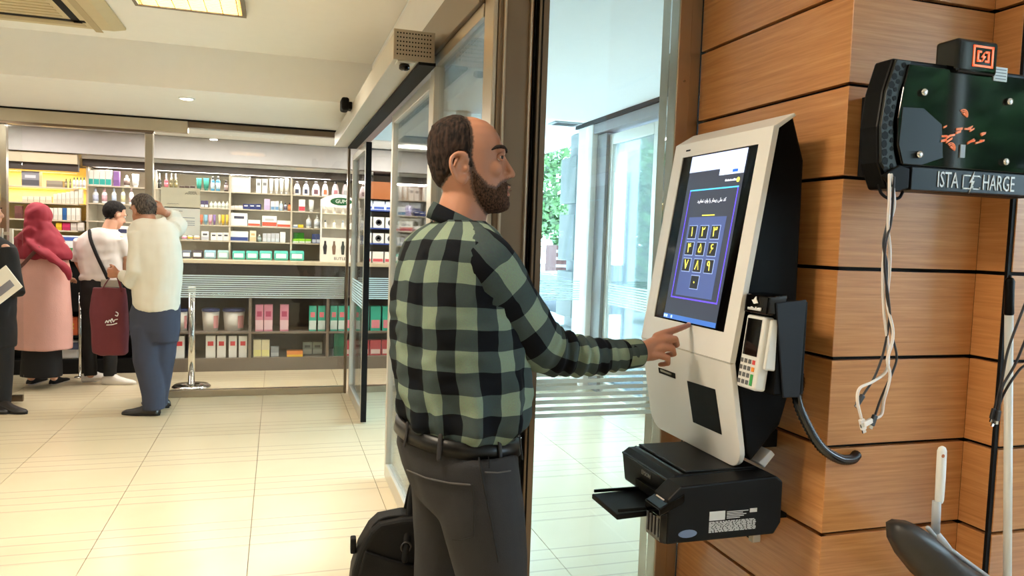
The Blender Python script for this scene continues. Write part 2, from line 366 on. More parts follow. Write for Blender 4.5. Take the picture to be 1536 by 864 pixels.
leaf('door_1', 'far glass leaf of the automatic sliding door with black rubber edge', .655, 5.86, 6.95, 5.848)
leaf('door_2', 'near glass leaf of the automatic sliding door with pale frame', .655, 3.30, 4.50, 3.285)
# drive cover over the door
t = thing('door_operator', 'long pale aluminium drive cover above the sliding door', 'door operator', (.52, 4.7, 2.17))
MB().box(.44, .60, 3.1, 6.45, 2.185, 2.295).build('cover', m_alu, t, bevel=.004)
MB().box(.436, .604, 3.094, 3.1, 2.178, 2.30).build('end_cap', m_steel, t, bevel=.002)
mb = MB()
for i in range(12):
    for j in range(6): mb.box(.449+i*.0122, .4545+i*.0122, 3.0925, 3.0936, 2.198+j*.0168, 2.2035+j*.0168)
o = mb.build('vent_hole', m_matte, t); o['kind'] = 'stuff'
MB().box(.545, .615, 3.12, 6.4, 2.171, 2.184).build('track', m_matte, t)
t = thing('door_sensor', 'small black motion sensor under the near end of the drive cover', 'sensor', (.49, 3.14, 2.16))
MB().box(.455, .53, 3.11, 3.19, 2.174, 2.1845).build('mount', m_alu, t, bevel=.003)
MB().lathe([(.018, 0), (.022, -.006), (.022, -.02), (.012, -.026)], (.49, 3.15, 2.174), 16).build('lens', m_gloss, t, True)
t = thing('ceiling_camera', 'small black sensor on the hall side of the drive cover', 'sensor', (.425, 4.95, 2.27))
MB().box(.42, .439, 4.9, 5.0, 2.255, 2.30).build('bracket', m_matte, t, bevel=.003)
MB().box(.372, .42, 4.885, 5.02, 2.245, 2.325).build('housing', m_matte, t, bevel=.015, bseg=3)
# ================================================================== vestibule outer walls
win = struct(MB().box(1.75, 2.93, 7.036, 7.044, .08, 2.655).build('window_3', m_gglass), 'glass back wall of the vestibule with frosted stripes')
MB().box(1.75, 2.93, 7.02, 7.06, 0, .08).build('bottom_rail', m_alu, win, bevel=.003)
for i in range(9):
    z = .875+i*.0232; MB().box(1.76, 2.92, 7.0335, 7.0355, z, z+.0135).build('frosted_stripe', m_decal, win)
col = struct(MB().box(2.95, 3.22, 6.93, 7.30, 0, 2.659).build('trim_4', m_white, bevel=.01), 'white square column at the vestibule corner')
m_stone = mat('grey_stone', (126, 130, 130), .8, var=.12, vs=8)
pil = struct(MB().box(3.14, 3.45, 7.46, 8.0, -.8, 2.655).build('trim_5', m_stone, bevel=.01), 'grey stone pilaster outside the vestibule')
for i in range(4): MB().box(3.02, 3.139, 7.5, 7.96, .02+i*.62, .52+i*.62).build('stone_block', m_stone, pil, bevel=.012)
jm = struct(MB().box(3.0, 3.14, 6.70, 6.92, 0, 2.52).build('trim_6', m_grey, bevel=.004), 'grey metal jamb of the street door')
win = struct(MB().box(3.056, 3.064, 4.2, 5.66, .1, 2.45).build('window_4', m_gglass), 'street side glass of the vestibule')
MB().box(3.03, 3.09, 4.1, 5.66, 0, .1).build('bottom_rail', m_alu, win); MB().box(3.03, 3.09, 4.1, 4.19, .1, 2.5).build('mullion', m_alu, win, bevel=.004)
d = struct(MB().box(3.046, 3.054, 5.80, 6.62, .12, 2.40).build('door_3', m_gglass), 'glass street door leaf with pale metal frame')
for y0, y1, z0, z1, nm in ((5.70, 5.80, .015, 2.5, 'stile'), (6.62, 6.695, .015, 2.5, 'stile'), (5.801, 6.619, .015, .12, 'bottom_rail'), (5.801, 6.619, 2.40, 2.5, 'top_rail')):
    MB().box(3.03, 3.07, y0, y1, z0, z1).build(nm, m_alu, d, bevel=.004)
MB().box(3.02, 3.08, 5.672, 5.698, .015, 2.5).build('rubber_edge', m_matte, d)
for i in range(9):
    z = .875+i*.0232; MB().box(3.0435, 3.0455, 5.81, 6.61, z, z+.0135).build('frosted_stripe', m_decal, d)
struct(MB().box(2.96, 3.14, 2.9, 7.3, 2.53, 2.659).build('trim_7', m_grey, bevel=.004), 'grey metal beam over the street door')
struct(MB().box(2.93, 2.955, 2.9, 7.34, 2.62, 2.659).build('trim_8', m_matte), 'dark slot between vestibule ceiling and door beam')
t = thing('ceiling_diffuser', 'narrow slot diffuser in the vestibule ceiling by the street door', 'vent', (2.87, 7.2, 2.66))
MB().box(2.62, 2.92, 7.12, 7.34, 2.648, 2.6595).build('frame', m_grey, t, bevel=.003); MB().box(2.66, 2.88, 7.15, 7.31, 2.644, 2.6475).build('louver', m_matte, t)
struct(MB().box(3.056, 3.064, 2.95, 4.09, .1, 2.52).build('window_7', m_gglass), 'street side glass beside the timber wall')
# ================================================================== hall ceiling fixtures
m_louv = mat('louver_gold', (140, 108, 52), .5, metal=.2); m_tube = mat('lamp_tube', (255, 240, 210), .4, emit=6.)
def louver_panel(cx, cy, label):
    t = thing('ceiling_light', label, 'ceiling light', (cx, cy, 2.65), 'louvre lamps in the hall ceiling'); h = .28
    mb = MB()
    for (a, b, c, d) in ((-h, h, -h, -h+.02), (-h, h, h-.02, h), (-h, -h+.02, -h+.02, h-.02), (h-.02, h, -h+.02, h-.02)): mb.box(cx+a, cx+b, cy+c, cy+d, 2.645, 2.6735)
    mb.build('frame', mat('lamp_frame', (120, 108, 92), .4), t)
    for i in range(17): MB().box(cx-h+.021, cx+h-.021, cy-.25+i*.031, cy-.2475+i*.031, 2.648, 2.669).build('louver', m_louv, t)
    for i in range(7): MB().box(cx-.242+i*.08, cx-.238+i*.08, cy-h+.021, cy+h-.021, 2.646, 2.6475).build('louver', m_louv, t)

    area("hall_lamp", (cx, cy, 2.6715), .5, .5, E_PANEL, WARM)
louver_panel(-.46, 4.25, 'square louvre ceiling lamp beside the ceiling air conditioner')
louver_panel(-.46, 1.6, 'square louvre ceiling lamp in the hall, second from the pharmacy')
louver_panel(-2.9, 4.25, 'square louvre ceiling lamp on the far side of the air conditioner')
louver_panel(-2.9, 1.2, 'square louvre ceiling lamp over the far side of the hall')
louver_panel(.55, -.6, 'square louvre ceiling lamp in front of the timber wall')
t = thing('air_conditioner', 'beige ceiling cassette air conditioner with dark slots', 'air conditioner', (-1.36, 4.72, 2.62))
m_ac = mat('ac_plastic', (206, 188, 148), .45); 
cx, cy = -1.37, 4.70
rr = [[(cx-a, cy-a, z), (cx+a, cy-a, z), (cx+a, cy+a, z), (cx-a, cy+a, z)] for a, z in ((.475, 2.6735), (.475, 2.66), (.42, 2.634), (.30, 2.634))]
MB().rings(rr).build('panel', m_ac, t, bevel=.004)
for sx, sy, w_, h_ in ((0, 1, .30, .022), (0, -1, .30, .022), (1, 0, .022, .30), (-1, 0, .022, .30)):
    MB().box(cx+sx*.255-w_, cx+sx*.255+w_, cy+sy*.255-h_, cy+sy*.255+h_, 2.6315, 2.6335).build('air_slot', m_matte, t)
    MB().box(cx+sx*.33-w_*.95, cx+sx*.33+w_*.95, cy+sy*.33-h_*1.6, cy+sy*.33+h_*1.6, 2.6315, 2.6335).build('vane', mat('ac_vane', (182, 160, 118), .45), t, bevel=.002)
for i in range(7): MB().box(cx-.2, cx+.2, cy-.19+i*.06, cy-.172+i*.06, 2.630, 2.6335).build('grille_slat', m_ac, t)
m_dl = mat('downlight_lens', (255, 250, 238), .4, emit=9.)
def downlight(x, y, z, label, e, col):
    t = thing('downlight', label, 'downlight', (x, y, z), 'round soffit downlights')
    MB().lathe([(.055, 0), (.055, -.006), (.044, -.009), (.043, -.004)], (x, y, z-.0005), 24).build('bezel', m_white, t, True)
    MB().lathe([(.042, 0), (.042, -.003), (.03, -.006)], (x, y, z-.006), 24).build('lens', m_dl, t, True)
    area('downlight_lamp', (x, y, z-.02), .07, .07, e, col)
downlight(-.626, 5.85, 2.389, 'round lit downlight in the soffit outside the pharmacy glass', 7, NEUT)
downlight(-2.4, 5.85, 2.389, 'round lit downlight in the soffit over the person in black', 7, NEUT)
downlight(-.55, 7.25, 2.389, 'round lit downlight just inside the pharmacy glass', 7, NEUT)
p = on(550, 250, 1, 8.0)
# ================================================================== pharmacy shopfront
t = thing('shopfront_fascia', 'beige metal fascia over the pharmacy doorway', 'fascia', (-1.5, 7.0, 2.25))
MB().box(-2.9, -.737, 6.97, 7.06, 2.275, 2.372).build('fascia_board', mat('fascia_beige', (186, 172, 148), .4, metal=.3), t, bevel=.003)
MB().box(-2.9, -1.0, 6.98, 7.05, 2.255, 2.274).build('fascia_trim', m_dsteel, t)
struct(MB().box(-2.95, .6, 6.985, 7.06, 2.3735, 2.388).build('trim_9', m_matte), 'black strip drawn as the shadow gap above the shopfront')  # solid black strip stands for the shade in the gap
struct(MB().box(-.736, .6, 6.99, 7.06, 2.325, 2.373).build('trim_10', m_dsteel, bevel=.002), 'bronze head rail of the pharmacy glass')
win = struct(MB().box(-1.008, .597, 7.038, 7.046, .06, 2.324).build('window_5', m_glass), 'pharmacy shop window with frosted stripes')
MB().box(-1.008, .597, 7.01, 7.075, 0, .06).build('bottom_rail', m_steel, win, bevel=.004)
mb = MB()
for i in range(11): z = .872+i*.0186; mb.box(-1.0, .59, 7.035, 7.037, z, z+.0112)
mb.build('frosted_stripes', m_decal, win)['kind'] = 'stuff'
struct(MB().box(-1.073, -1.01, 7.01, 7.075, 0, 2.254).build('trim_11', m_steel, bevel=.004), 'steel mullion of the pharmacy doorway')
struct(MB().box(-2.133, -2.087, 7.03, 7.09, 0, 2.254).build('trim_12', m_steel, bevel=.004), 'steel mullion at the far side of the pharmacy doorway')
struct(MB().box(.600, .624, 7.0, 7.08, 0, 2.324).build('trim_13', m_dsteel, bevel=.003), 'bronze end post of the pharmacy window')
d = struct(MB().box(-3.0, -1.965, 6.985, 6.995, .03, 2.24).build('door_4', m_glass), 'frameless glass leaf at the pharmacy doorway')
MB().box(-2.09, -1.97, 6.975, 7.005, .012, .065).build('patch_fitting', m_dsteel, d, bevel=.003)
mb = MB(); 
for i in range(11): z = .872+i*.0186; mb.box(-2.95, -1.98, 6.982, 6.984, z, z+.0112)
mb.build('frosted_stripes', m_decal, d)['kind'] = 'stuff'
h = MB()
for x in (-2.10, -2.03): h.box(x-.013, x+.013, 6.93, 6.955, .95, 1.42)
for z in (.98, 1.18, 1.38): h.box(-2.10, -2.03, 6.94, 6.984, z-.012, z+.012)
h.build('pull_handle', mat('ivory_metal', (222, 214, 196), .4), d, bevel=.003)
# glass of the shop seen through the sliding door opening
win = struct(MB().box(.76, 1.58, 7.038, 7.046, .06, 2.33).build('window_6', m_glass), 'pharmacy glass facing the vestibule')
MB().box(.735, .76, 7.0, 7.08, 0, 2.33).build('mullion', m_alu, win); MB().box(.7605, 1.58, 7.01, 7.075, 0, .06).build('bottom_rail', m_steel, win)
mb = MB()
for i in range(11): z = .872+i*.0186; mb.box(.77, 1.57, 7.035, 7.037, z, z+.0112)
mb.build('frosted_stripes', m_decal, win)['kind'] = 'stuff'
struct(MB().box(.60, 1.7, 7.0, 7.1, 2.3315, 2.659).build('wall_front', m_white), 'white lintel over the pharmacy glass in the vestibule')
struct(MB().box(.601, 1.7, 7.1, 9.1, 2.40, 2.66).build('ceiling', m_white), 'pharmacy ceiling by the vestibule')
struct(MB().box(1.59, 1.73, 7.0, 9.1, 0, 2.66).build('wall_side', m_white), 'white end wall of the pharmacy')
struct(MB().box(-5.2, 1.73, 8.96, 9.1, 0, 2.39).build('wall_back', m_cream), 'back wall of the pharmacy')
struct(MB().box(-5.2, 1.585, 8.30, 8.95, 2.16, 2.385).build('wall_bulkhead', mat('grey_bulkhead', (176, 172, 172), .7)), 'grey bulkhead over the pharmacy shelves')
area('shop_lamp', (-.6, 7.75, 2.375), 1.6, .25, E_SHOP, NEUT); area('shop_lamp', (-2.4, 7.75, 2.375), 1.2, .25, E_SHOP*.8, NEUT); area('shop_lamp', (1.1, 7.75, 2.39), .6, .25, E_SHOP*.6, NEUT)
for k, x in enumerate((-2.4, -.6, 1.1)):
    t = thing('shop_ceiling_light', ['long flush lamp above the pharmacy counter by the woman', 'long flush lamp above the white stocked shelves', 'flush lamp above the shelves facing the vestibule'][k], 'ceiling light', (x, 7.75, 2.38), 'flush lamps in the pharmacy ceiling')
    zc = 2.389 if x < .6 else 2.40
    l = .65 if x < .6 else .3
    MB().box(x-l, x+l, 7.6, 7.9, zc-.008, zc-.0005).build('frame', m_white, t)
# ================================================================== pharmacy shelving
LV = [387, 363, 340, 315, 290]; YS = 8.50
ZL = [float(on(400, p, 1, YS)[2]) for p in LV]        # shelf heights from the bottom up
X_L, X_R = -1.86, .70
t = thing('wall_shelving', 'beige open wall shelving stocked with toiletries in the pharmacy', 'shelving', (-.5, 8.7, 1.15))
MB().box(X_L, 1.58, 8.90, 8.955, 1.16, 2.155).build('back_panel', m_shelfback, t)
for k, z in enumerate(ZL[1:]):
    sf = MB().box(X_L+.02, .70, YS+.004, 8.899, z-.010, z).build('shelf', m_glass, t); MB().box(X_L+.02, .70, YS-.003, YS+.0035, z-.012, z-.0002).build('shelf_edge', m_shelfback, sf)
area('shelf_fill_light', (-.6, 8.56, 2.045), 2.3, .06, 26, NEUT, (math.radians(-18), 0, 0)); area('shelf_fill_light', (1.2, 8.5, 1.79), .6, .05, 5, NEUT, (math.radians(-18), 0, 0))  # fill lights added to brighten the shelves, no fixture behind them
for px in (131, 232, 344.5, 437):
    x = float(on(px, 330, 1, YS)[0]); MB().box(x-.009, x+.009, YS, 8.899, 1.16, 2.05).build('upright', m_shelfback, t)
MB().box(X_L, 1.0, YS-.03, 8.899, 2.052, 2.125).build('dark_fascia', m_dbrown, t)
MB().box(X_L, 1.0, YS-.06, 8.899, 2.126, 2.158).build('cornice', m_cream, t)
base = thing('base_cabinet', 'dark brown base cabinet with open bays below the toiletry shelves', 'cabinet', (-.3, 8.6, 0))
MB().box(-1.30, 1.58, 8.22, 8.955, 1.12, 1.158).build('countertop', mat('pale_top', (206, 190, 160), .4), base, bevel=.003)
MB().box(-1.29, 1.58, 8.27, 8.30, .80, 1.119).build('drawer_front', m_dbrown, base, bevel=.002)
MB().box(-1.29, 1.58, 8.88, 8.95, .0, 1.119).build('back_panel', m_cab, base)
MB().box(-1.29, 1.58, 8.27, 8.879, .0, .135).build('plinth', m_cab, base, bevel=.002)
DX1, DX2 = float(on(375, 500, 1, 8.3)[0]), float(on(491, 500, 1, 8.3)[0])
for xa, xb in ((-1.27, DX1-.015), (DX1+.015, DX2-.015), (DX2+.015, 1.557)): MB().box(xa, xb, 8.275, 8.879, .39, .41).build('shelf', m_cab, base, bevel=.002)
MB().box(-1.28, 1.57, 8.30, 8.879, .775, .799).build('bay_top', m_cab, base)
for x in (-1.285, DX1, DX2, 1.572): MB().box(x-.014, x+.014, 8.265, 8.879, .136, .774).build('divider', m_cab, base)
NP = 0
def pm(c):
    return mat('pack_%d_%d_%d' % c, c, .45, var=.03)
def prod(kind, px0, px1, pt, z0, c1, c2, name, label, cat, group=None, y=YS+.03, c3=None, depth=None):
    pc = (pt+20); x0 = float(on(px0, pc, 1, y)[0]); x1 = float(on(px1, pc, 1, y)[0]); h = max(.02, float(on((px0+px1)/2, pt, 1, y)[2])-z0)
    w_ = x1-x0; cx = (x0+x1)/2; d = depth or min(max(w_*.7, .05), .14); cy = y+d/2; z = z0+.0005
    t = thing(name, label, cat, (cx, cy, z0), group); A, B = pm(c1), pm(c2)
    if kind == 'box':
        MB().box(x0, x1, y, y+d, z, z+h).build('carton', A, t, bevel=.002)
        MB().box(x0+.002, x1-.002, y-.0012, y-.0002, z+h*.06, z+h*.42).build('print_panel', B, t)
        if c3: MB().box(x0+w_*.2, x0+w_*.8, y-.0012, y-.0002, z+h*.55, z+h*.75).build('print_mark', pm(c3), t)
    elif kind == 'bag':
        f = lambda s, q: [(cx-w_/2*s, y+d*.1*q, 0), (cx+w_/2*s, y+d*.1*q, 0), (cx+w_/2*s, y+d*(1-.1*q), 0), (cx-w_/2*s, y+d*(1-.1*q), 0)]
        rr = [[(a, b, z+h*k) for a, b, _ in f(s, q)] for s, q, k in ((.9, 1, 0), (1, 0, .15), (1, 0, .8), (.96, 3, .93), (.98, 4.4, 1))]
        MB().rings(rr).build('pouch', A, t, bevel=.004); MB().box(cx-w_*.36, cx+w_*.36, y-.0012, y-.0002, z+h*.25, z+h*.7).build('print_panel', B, t)
    elif kind in ('bottle', 'dropper', 'pump'):
        r = w_/2; nk = {'bottle': .78, 'dropper': .62, 'pump': .72}[kind]
        MB().lathe([(r*.9, 0), (r, h*.04), (r, h*(nk-.14)), (r*.75, h*(nk-.05)), (r*.4, h*nk)], (cx, y+r, z), 14).build('body', A, t, True)
        MB().lathe([(r*.45, h*nk+.0005), (r*.45, h*(nk+.1)), (r*(.4 if kind == 'bottle' else .22), h*(nk+.12)), (r*(.38 if kind == 'bottle' else .18), h)], (cx, y+r, z), 12).build('cap', pm(c3) if c3 else B, t, True)
        MB().lathe([(r*1.012, h*.14), (r*1.012, h*(nk-.22))], (cx, y+r, z), 14).build('label_band', B, t, True)
    elif kind == 'tube':
        rr = [[(cx+math.cos(a)*w_/2*s, cy+math.sin(a)*d*.4*q, z+h*k) for a in np.linspace(0, 2*math.pi, 14, endpoint=False)] for s, q, k in ((.62, .7, 0), (.62, .7, .14), (.8, .8, .16), (.9, .8, .5), (1, .1, .98), (1, .08, 1))]
        MB().rings(rr[:2]).build('cap', B, t, True); MB().rings(rr[2:]).build('body', A, t, True)
    elif kind == 'jug':
        def R(s, k, q=1.): return [(cx+math.cos(a)*w_/2*s, cy+math.sin(a)*d*.42*q, z+h*k) for a in np.linspace(0, 2*math.pi, 16, endpoint=False)]
        MB().rings([R(.9, 0), R(1, .05), R(1, .3), R(.85, .55), R(.6, .74), R(.34, .82)]).build('body', A, t, True)
        MB().rings([R(.36, .821, .6), R(.36, .95, .6), R(.3, 1, .5)]).build('cap', pm(c3) if c3 else B, t, True)
        MB().box(cx-w_*.24, cx+w_*.24, cy-d*.425-.002, cy-d*.42+.004, z+h*.12, z+h*.42).build('label_panel', B, t)
    return t
W_ = (236, 234, 228); GR = (150, 150, 150)
top, l4, l3, l2, bot = ZL[4], ZL[3], ZL[2], ZL[1], 1.158
# --- top shelf
for (a, b, c) in ((236, 242, (40, 42, 40)), (246, 252, (196, 88, 104)), (254, 259.6, (92, 82, 44)), (260.6, 266, (96, 84, 40))):
    prod('dropper', a, b, 260, top, c, tuple(min(255, q+40) for q in c), 'dropper_bottle', {40: 'dark dropper bottle with white cap on the top shelf', 196: 'pink dropper bottle with white cap on the top shelf', 92: 'olive dropper bottle beside the pink one on the top shelf', 96: 'olive dropper bottle beside the small dark tins'}[c[0]], 'bottle', 'dropper bottles on the top shelf', c3=W_)
for a, b in ((269, 276), (277, 284), (285, 292)): prod('box', a, b, 279, top, (70, 52, 46), W_, 'tin', 'small dark brown tin on the top shelf above the notices', 'tin', 'small dark tins')
for a, b in ((294, 302), (304.5, 313)): prod('tube', a, b, 267, top, (36, 136, 118), (24, 110, 96), 'tube', 'teal squeeze tube standing on the top shelf', 'tube', 'teal tubes on the top shelf', depth=.07)
for a, b in ((316, 321.7), (323.5, 330)): prod('bottle', a, b, 264, top, (60, 140, 176), (190, 214, 226), 'bottle', 'blue bottle with black cap on the top shelf', 'bottle', 'blue bottles on the top shelf', c3=(30, 26, 28))
prod('bottle', 336, 342, 270, top, (70, 54, 58), (170, 150, 150), 'bottle', 'dark brown bottle beside the big white carton', 'bottle', c3=(40, 34, 36))
prod('box', 346, 375, 264, top, (238, 236, 230), (222, 220, 214), 'carton', 'large square white carton on the top shelf', 'carton')
for a, b in ((384, 391.5), (393, 401)): prod('box', a, b, 269, top, W_, W_, 'carton', 'upright white carton with grey mark on the top shelf', 'carton', 'white cartons with grey marks', c3=(140, 140, 140))
for a, b in ((404, 409.6), (412, 417.6), (419.6, 425), (427, 433)): prod('tube', a, b, 268, top, (240, 240, 236), (214, 214, 212), 'tube', 'slim white tube standing in a row on the top shelf', 'tube', 'white tubes on the top shelf', depth=.05)
for k, (a, b) in enumerate(((440, 451), (454, 464), (468, 480), (483, 493), (498, 509), (513, 523))):
    cc = (60, 66, 92) if k < 2 else [(120, 80, 90), (214, 120, 80), (196, 130, 140), (190, 190, 190)][k-2]
    prod('jug', a, b, 272, top, (238, 232, 232) if k < 2 else (238, 222, 226), cc, 'shampoo_bottle', ['white shampoo bottle with navy label on the top shelf']*2 and ('white shampoo bottle with navy label on the top shelf' if k < 2 else ['pinkish shampoo bottle with plum label', 'pinkish shampoo bottle with orange label', 'pinkish shampoo bottle with rose label', 'pinkish shampoo bottle with grey label'][k-2]), 'bottle', 'shampoo bottles on the top shelf', c3=(36, 30, 34), depth=.09)
for a, b in ((131, 140), (140.4, 149), (149.4, 158), (158.4, 167)): prod('box', a, b, 255, top, W_, (52, 170, 160), 'carton', 'white and teal carton in a row above the row of slim bottles', 'carton', 'white and teal cartons')
prod('box', 170, 179, 257, top, (150, 110, 176), (128, 90, 156), 'carton', 'purple carton on the top shelf', 'carton')
prod('bottle', 185, 194, 263, top, (232, 224, 210), (120, 100, 90), 'bottle', 'cream bottle with brown label beside the purple carton', 'bottle', c3=W_)
prod('tube', 197, 208, 261, top, (236, 234, 230), (210, 210, 208), 'tube', 'wide white tube beside the cream bottle', 'tube', depth=.06)
# --- second shelf
for k, (a, b, c) in enumerate(((138, 147, (196, 204, 226)), (152, 160, (226, 176, 186)), (167, 174, (190, 206, 230)), (181, 187.5, (226, 220, 170)), (193, 200, (226, 196, 196)))):
    prod('bottle', a, b, 282.5, l4, (238, 238, 238), c, 'bottle', ['slim white bottle with lavender label above the young man', 'slim white bottle with pink label', 'slim white bottle with pale blue label', 'slim white bottle with yellow label', 'slim white bottle with rose label'][k], 'bottle', 'slim white bottles')
for a, b in ((301, 306.5), (307, 312)): prod('box', a, b, 301, l4, (70, 56, 96), W_, 'carton', 'small purple and white carton beside the notices', 'carton', 'purple and white cartons')
for i in range(5): prod('bottle', 314+i*6, 319.4+i*6, 302, l4, (236, 234, 226), (214, 220, 206), 'jar', 'small white jar in a row on the second shelf', 'jar', 'small white jars')
for i in range(3): prod('box', 345+i*6.4, 351+i*6.4, 308.5, l4, (234, 226, 216), (220, 200, 190), 'carton', 'low cream carton beside the dark blue cartons', 'carton', 'low cream cartons')
for i in range(3): prod('box', 364.5+i*9.2, 373.2+i*9.2, 306, l4, (30, 44, 110), (30, 44, 110), 'carton', 'dark blue carton with white stroke on the second shelf', 'carton', 'dark blue cartons', c3=W_)
prod('box', 396, 405, 298.5, l4, (206, 186, 216), (190, 170, 206), 'carton', 'lilac carton on the second shelf', 'carton')
for a, b in ((406, 412), (412.4, 418)): prod('box', a, b, 302, l4, W_, (110, 150, 186), 'carton', 'white and blue carton beside the lilac carton', 'carton', 'white and blue cartons')
prod('bottle', 419, 424, 302, l4, (170, 200, 224), (214, 226, 236), 'bottle', 'pale blue bottle on the second shelf', 'bottle', c3=W_)
prod('bottle', 425.5, 430.5, 304, l4, (190, 196, 206), (96, 90, 110), 'bottle', 'grey bottle with dark cap on the second shelf', 'bottle', c3=(40, 36, 44))
prod('bottle', 431.6, 437, 304, l4, (206, 100, 40), (226, 140, 80), 'bottle', 'orange bottle with dark cap on the second shelf', 'bottle', c3=(60, 30, 24))
prod('box', 448, 457.5, 299.5, l4, W_, (226, 70, 84), 'carton', 'upright white carton with red base', 'carton')
prod('tube', 463, 471, 299.5, l4, W_, (220, 220, 216), 'tube', 'tall plain white tube beside the red and white carton', 'tube', depth=.05)
# --- third shelf
for k, (a, b, c, l) in enumerate(((299.6, 304, (216, 110, 70), 'orange'), (305, 311.5, (130, 176, 196), 'light blue'), (312, 318, (230, 160, 176), 'pink'), (319, 323.6, (140, 110, 170), 'violet'), (327, 331, (226, 206, 150), 'cream'), (331.6, 336.8, (236, 190, 40), 'yellow'), (338, 343, (238, 206, 90), 'pale yellow'))):
    prod('tube', a, b, 322, l3, c, tuple(int(q*.8) for q in c), 'tube', l+' hand cream tube in the colourful row on the third shelf', 'tube', 'colourful tubes on the third shelf', depth=.05)
prod('box', 346, 371, 319.5, l3, W_, (230, 230, 226), 'carton', 'large white carton with dark dots on the third shelf', 'carton', c3=(60, 60, 80))
for a, b, tp in ((372, 390, 330), (415.6, 435.5, 331)): prod('box', a, b, tp, l3, W_, (214, 96, 70), 'carton', 'low white carton with red stripe on the third shelf', 'carton', 'white and red cartons')
prod('box', 393, 415, 324, l3, W_, (206, 90, 66), 'carton', 'tall stack of white cartons with red corner on the third shelf', 'carton', c3=(190, 190, 190))
prod('box', 439, 446, 337, l3, W_, (110, 140, 190), 'carton', 'small white and blue carton beside the yellow one', 'carton')
prod('box', 447, 455, 337, l3, (240, 206, 60), (226, 190, 40), 'carton', 'small yellow carton on the third shelf', 'carton')
for a, b in ((459, 467), (471, 480), (484.5, 492)): prod('pump', a, b, 322.5, l3, (238, 238, 234), (206, 214, 222), 'pump_bottle', 'white pump bottle in a row on the third shelf', 'bottle', 'white pump bottles', c3=W_)
# --- fourth shelf
for a, b, c, l in ((272.6, 280, (240, 150, 180), 'pink'), (281, 289, (240, 200, 60), 'yellow'), (290, 299.5, (236, 190, 150), 'peach')): prod('bottle', a, b, 351.5, l2, W_, c, 'jar', 'white jar with %s label on the fourth shelf' % l, 'jar', 'jars with coloured labels', c3=c)
prod('box', 302, 313, 347, l2, W_, (190, 190, 196), 'carton', 'upright white carton beside the jars', 'carton', c3=(90, 90, 96))
for i in range(3): prod('box', 316+i*9.2, 324.8+i*9.2, 349, l2, W_, W_, 'carton', 'white carton with grey script on the fourth shelf', 'carton', 'white cartons with script', c3=(80, 80, 90))
prod('box', 344.8, 372, 347, l2, W_, (50, 70, 140), 'carton', 'wide white carton with navy base', 'carton')
prod('box', 374.5, 384, 346, l2, (236, 224, 196), (226, 196, 150), 'carton', 'cream carton beside the navy and white one', 'carton', c3=(206, 170, 110))
prod('bottle', 386, 392, 352, l2, (120, 140, 130), (170, 180, 176), 'bottle', 'grey green bottle on the fourth shelf', 'bottle', c3=W_)
for i in range(4): prod('box', 394+i*6.3, 399.8+i*6.3, 350, l2, (196, 196, 200), (206, 210, 214), 'carton', 'silver grey carton in a row on the fourth shelf', 'carton', 'silver cartons')
prod('box', 420, 428, 348, l2, W_, (226, 226, 224), 'carton', 'tall white carton beside the silver cartons', 'carton')
prod('box', 440, 456, 349, l2, (70, 160, 40), (140, 210, 50), 'carton', 'dark green carton behind the lime cartons', 'carton', depth=.06, y=YS+.12)
for i in range(3): prod('box', 438.6+i*9.4, 447.6+i*9.4, 358.5, l2, (150, 214, 60), W_, 'carton', 'lime green carton on the fourth shelf', 'carton', 'lime cartons', depth=.08)
for i in range(2): prod('box', 468+i*6.2, 473.8+i*6.2, 351, l2, (60, 76, 130), (206, 214, 230), 'carton', 'navy and white carton beside the lime cartons', 'carton', 'navy cartons')
# --- counter row of wipes
for k, (a, b) in enumerate(((272.6, 286.5), (288, 304), (306, 323.5), (326, 342.6))): prod('bag', a, b, 375.5, bot, [(90, 96, 110), (70, 60, 66), (140, 176, 190), (150, 186, 180)][k], (236, 240, 240), 'wipes_pack', ['grey wipes pack at the end of the counter row', 'dark wipes pack beside the grey one', 'pale blue wipes pack on the counter', 'pale green wipes pack on the counter'][k], 'wipes', 'wipes packs on the counter', y=8.42)
for a, b in ((348.5, 367), (369, 387), (389, 408), (411, 432), (434.6, 456)): prod('bag', a, b, 376.5, bot, (84, 184, 168), (240, 236, 236), 'wipes_pack', 'teal and white wipes pack in the counter row', 'wipes', 'teal wipes packs on the counter', y=8.42)
# --- base cabinet
zA, zB = .41, .135
for a, b in ((266, 281), (301, 329), (332, 368)):
    x0 = float(on(a, 475, 1, 8.34)[0]); x1 = float(on(b, 475, 1, 8.34)[0]); r = min((x1-x0)/2, .115); cx = (x0+x1)/2
    t = thing('tub', 'white plastic tub with blue lid in the base cabinet', 'tub', (cx, 8.34+r, zA), 'white tubs with blue lids')
    MB().lathe([(r*.82, .001), (r*.95, .2)], (cx, 8.34+r, zA), 18).build('body', pm((232, 228, 220)), t, True)
    MB().lathe([(r, .201), (r, .225), (r*.9, .232)], (cx, 8.34+r, zA), 18).build('lid', pm((70, 80, 130)), t, True)
    MB().rings([[(cx+math.sin(q)*r*s_, 8.34+r-math.cos(q)*r*s_, zA+z) for z in (.03, .16)] for q in np.linspace(.4, 1.1, 5) for s_ in (.96,)], cap=False, closed=False).build('label_patch', pm((214, 150, 150)), t)
for a, b in ((383, 395), (396, 409), (420, 433)): prod('box', a, b, 457, zA, (206, 130, 150), (226, 190, 196), 'carton', 'pink patterned upright carton in the base cabinet', 'carton', 'pink cartons', y=8.32, c3=(170, 60, 96))
for a, b in ((463.6, 474.5), (477, 488), (495.5, 506), (507.5, 518)): prod('box', a, b, 459, zA, (64, 176, 150), (214, 226, 220), 'carton', 'teal upright carton in the base cabinet', 'carton', 'teal cartons', y=8.32, c3=(226, 120, 130))
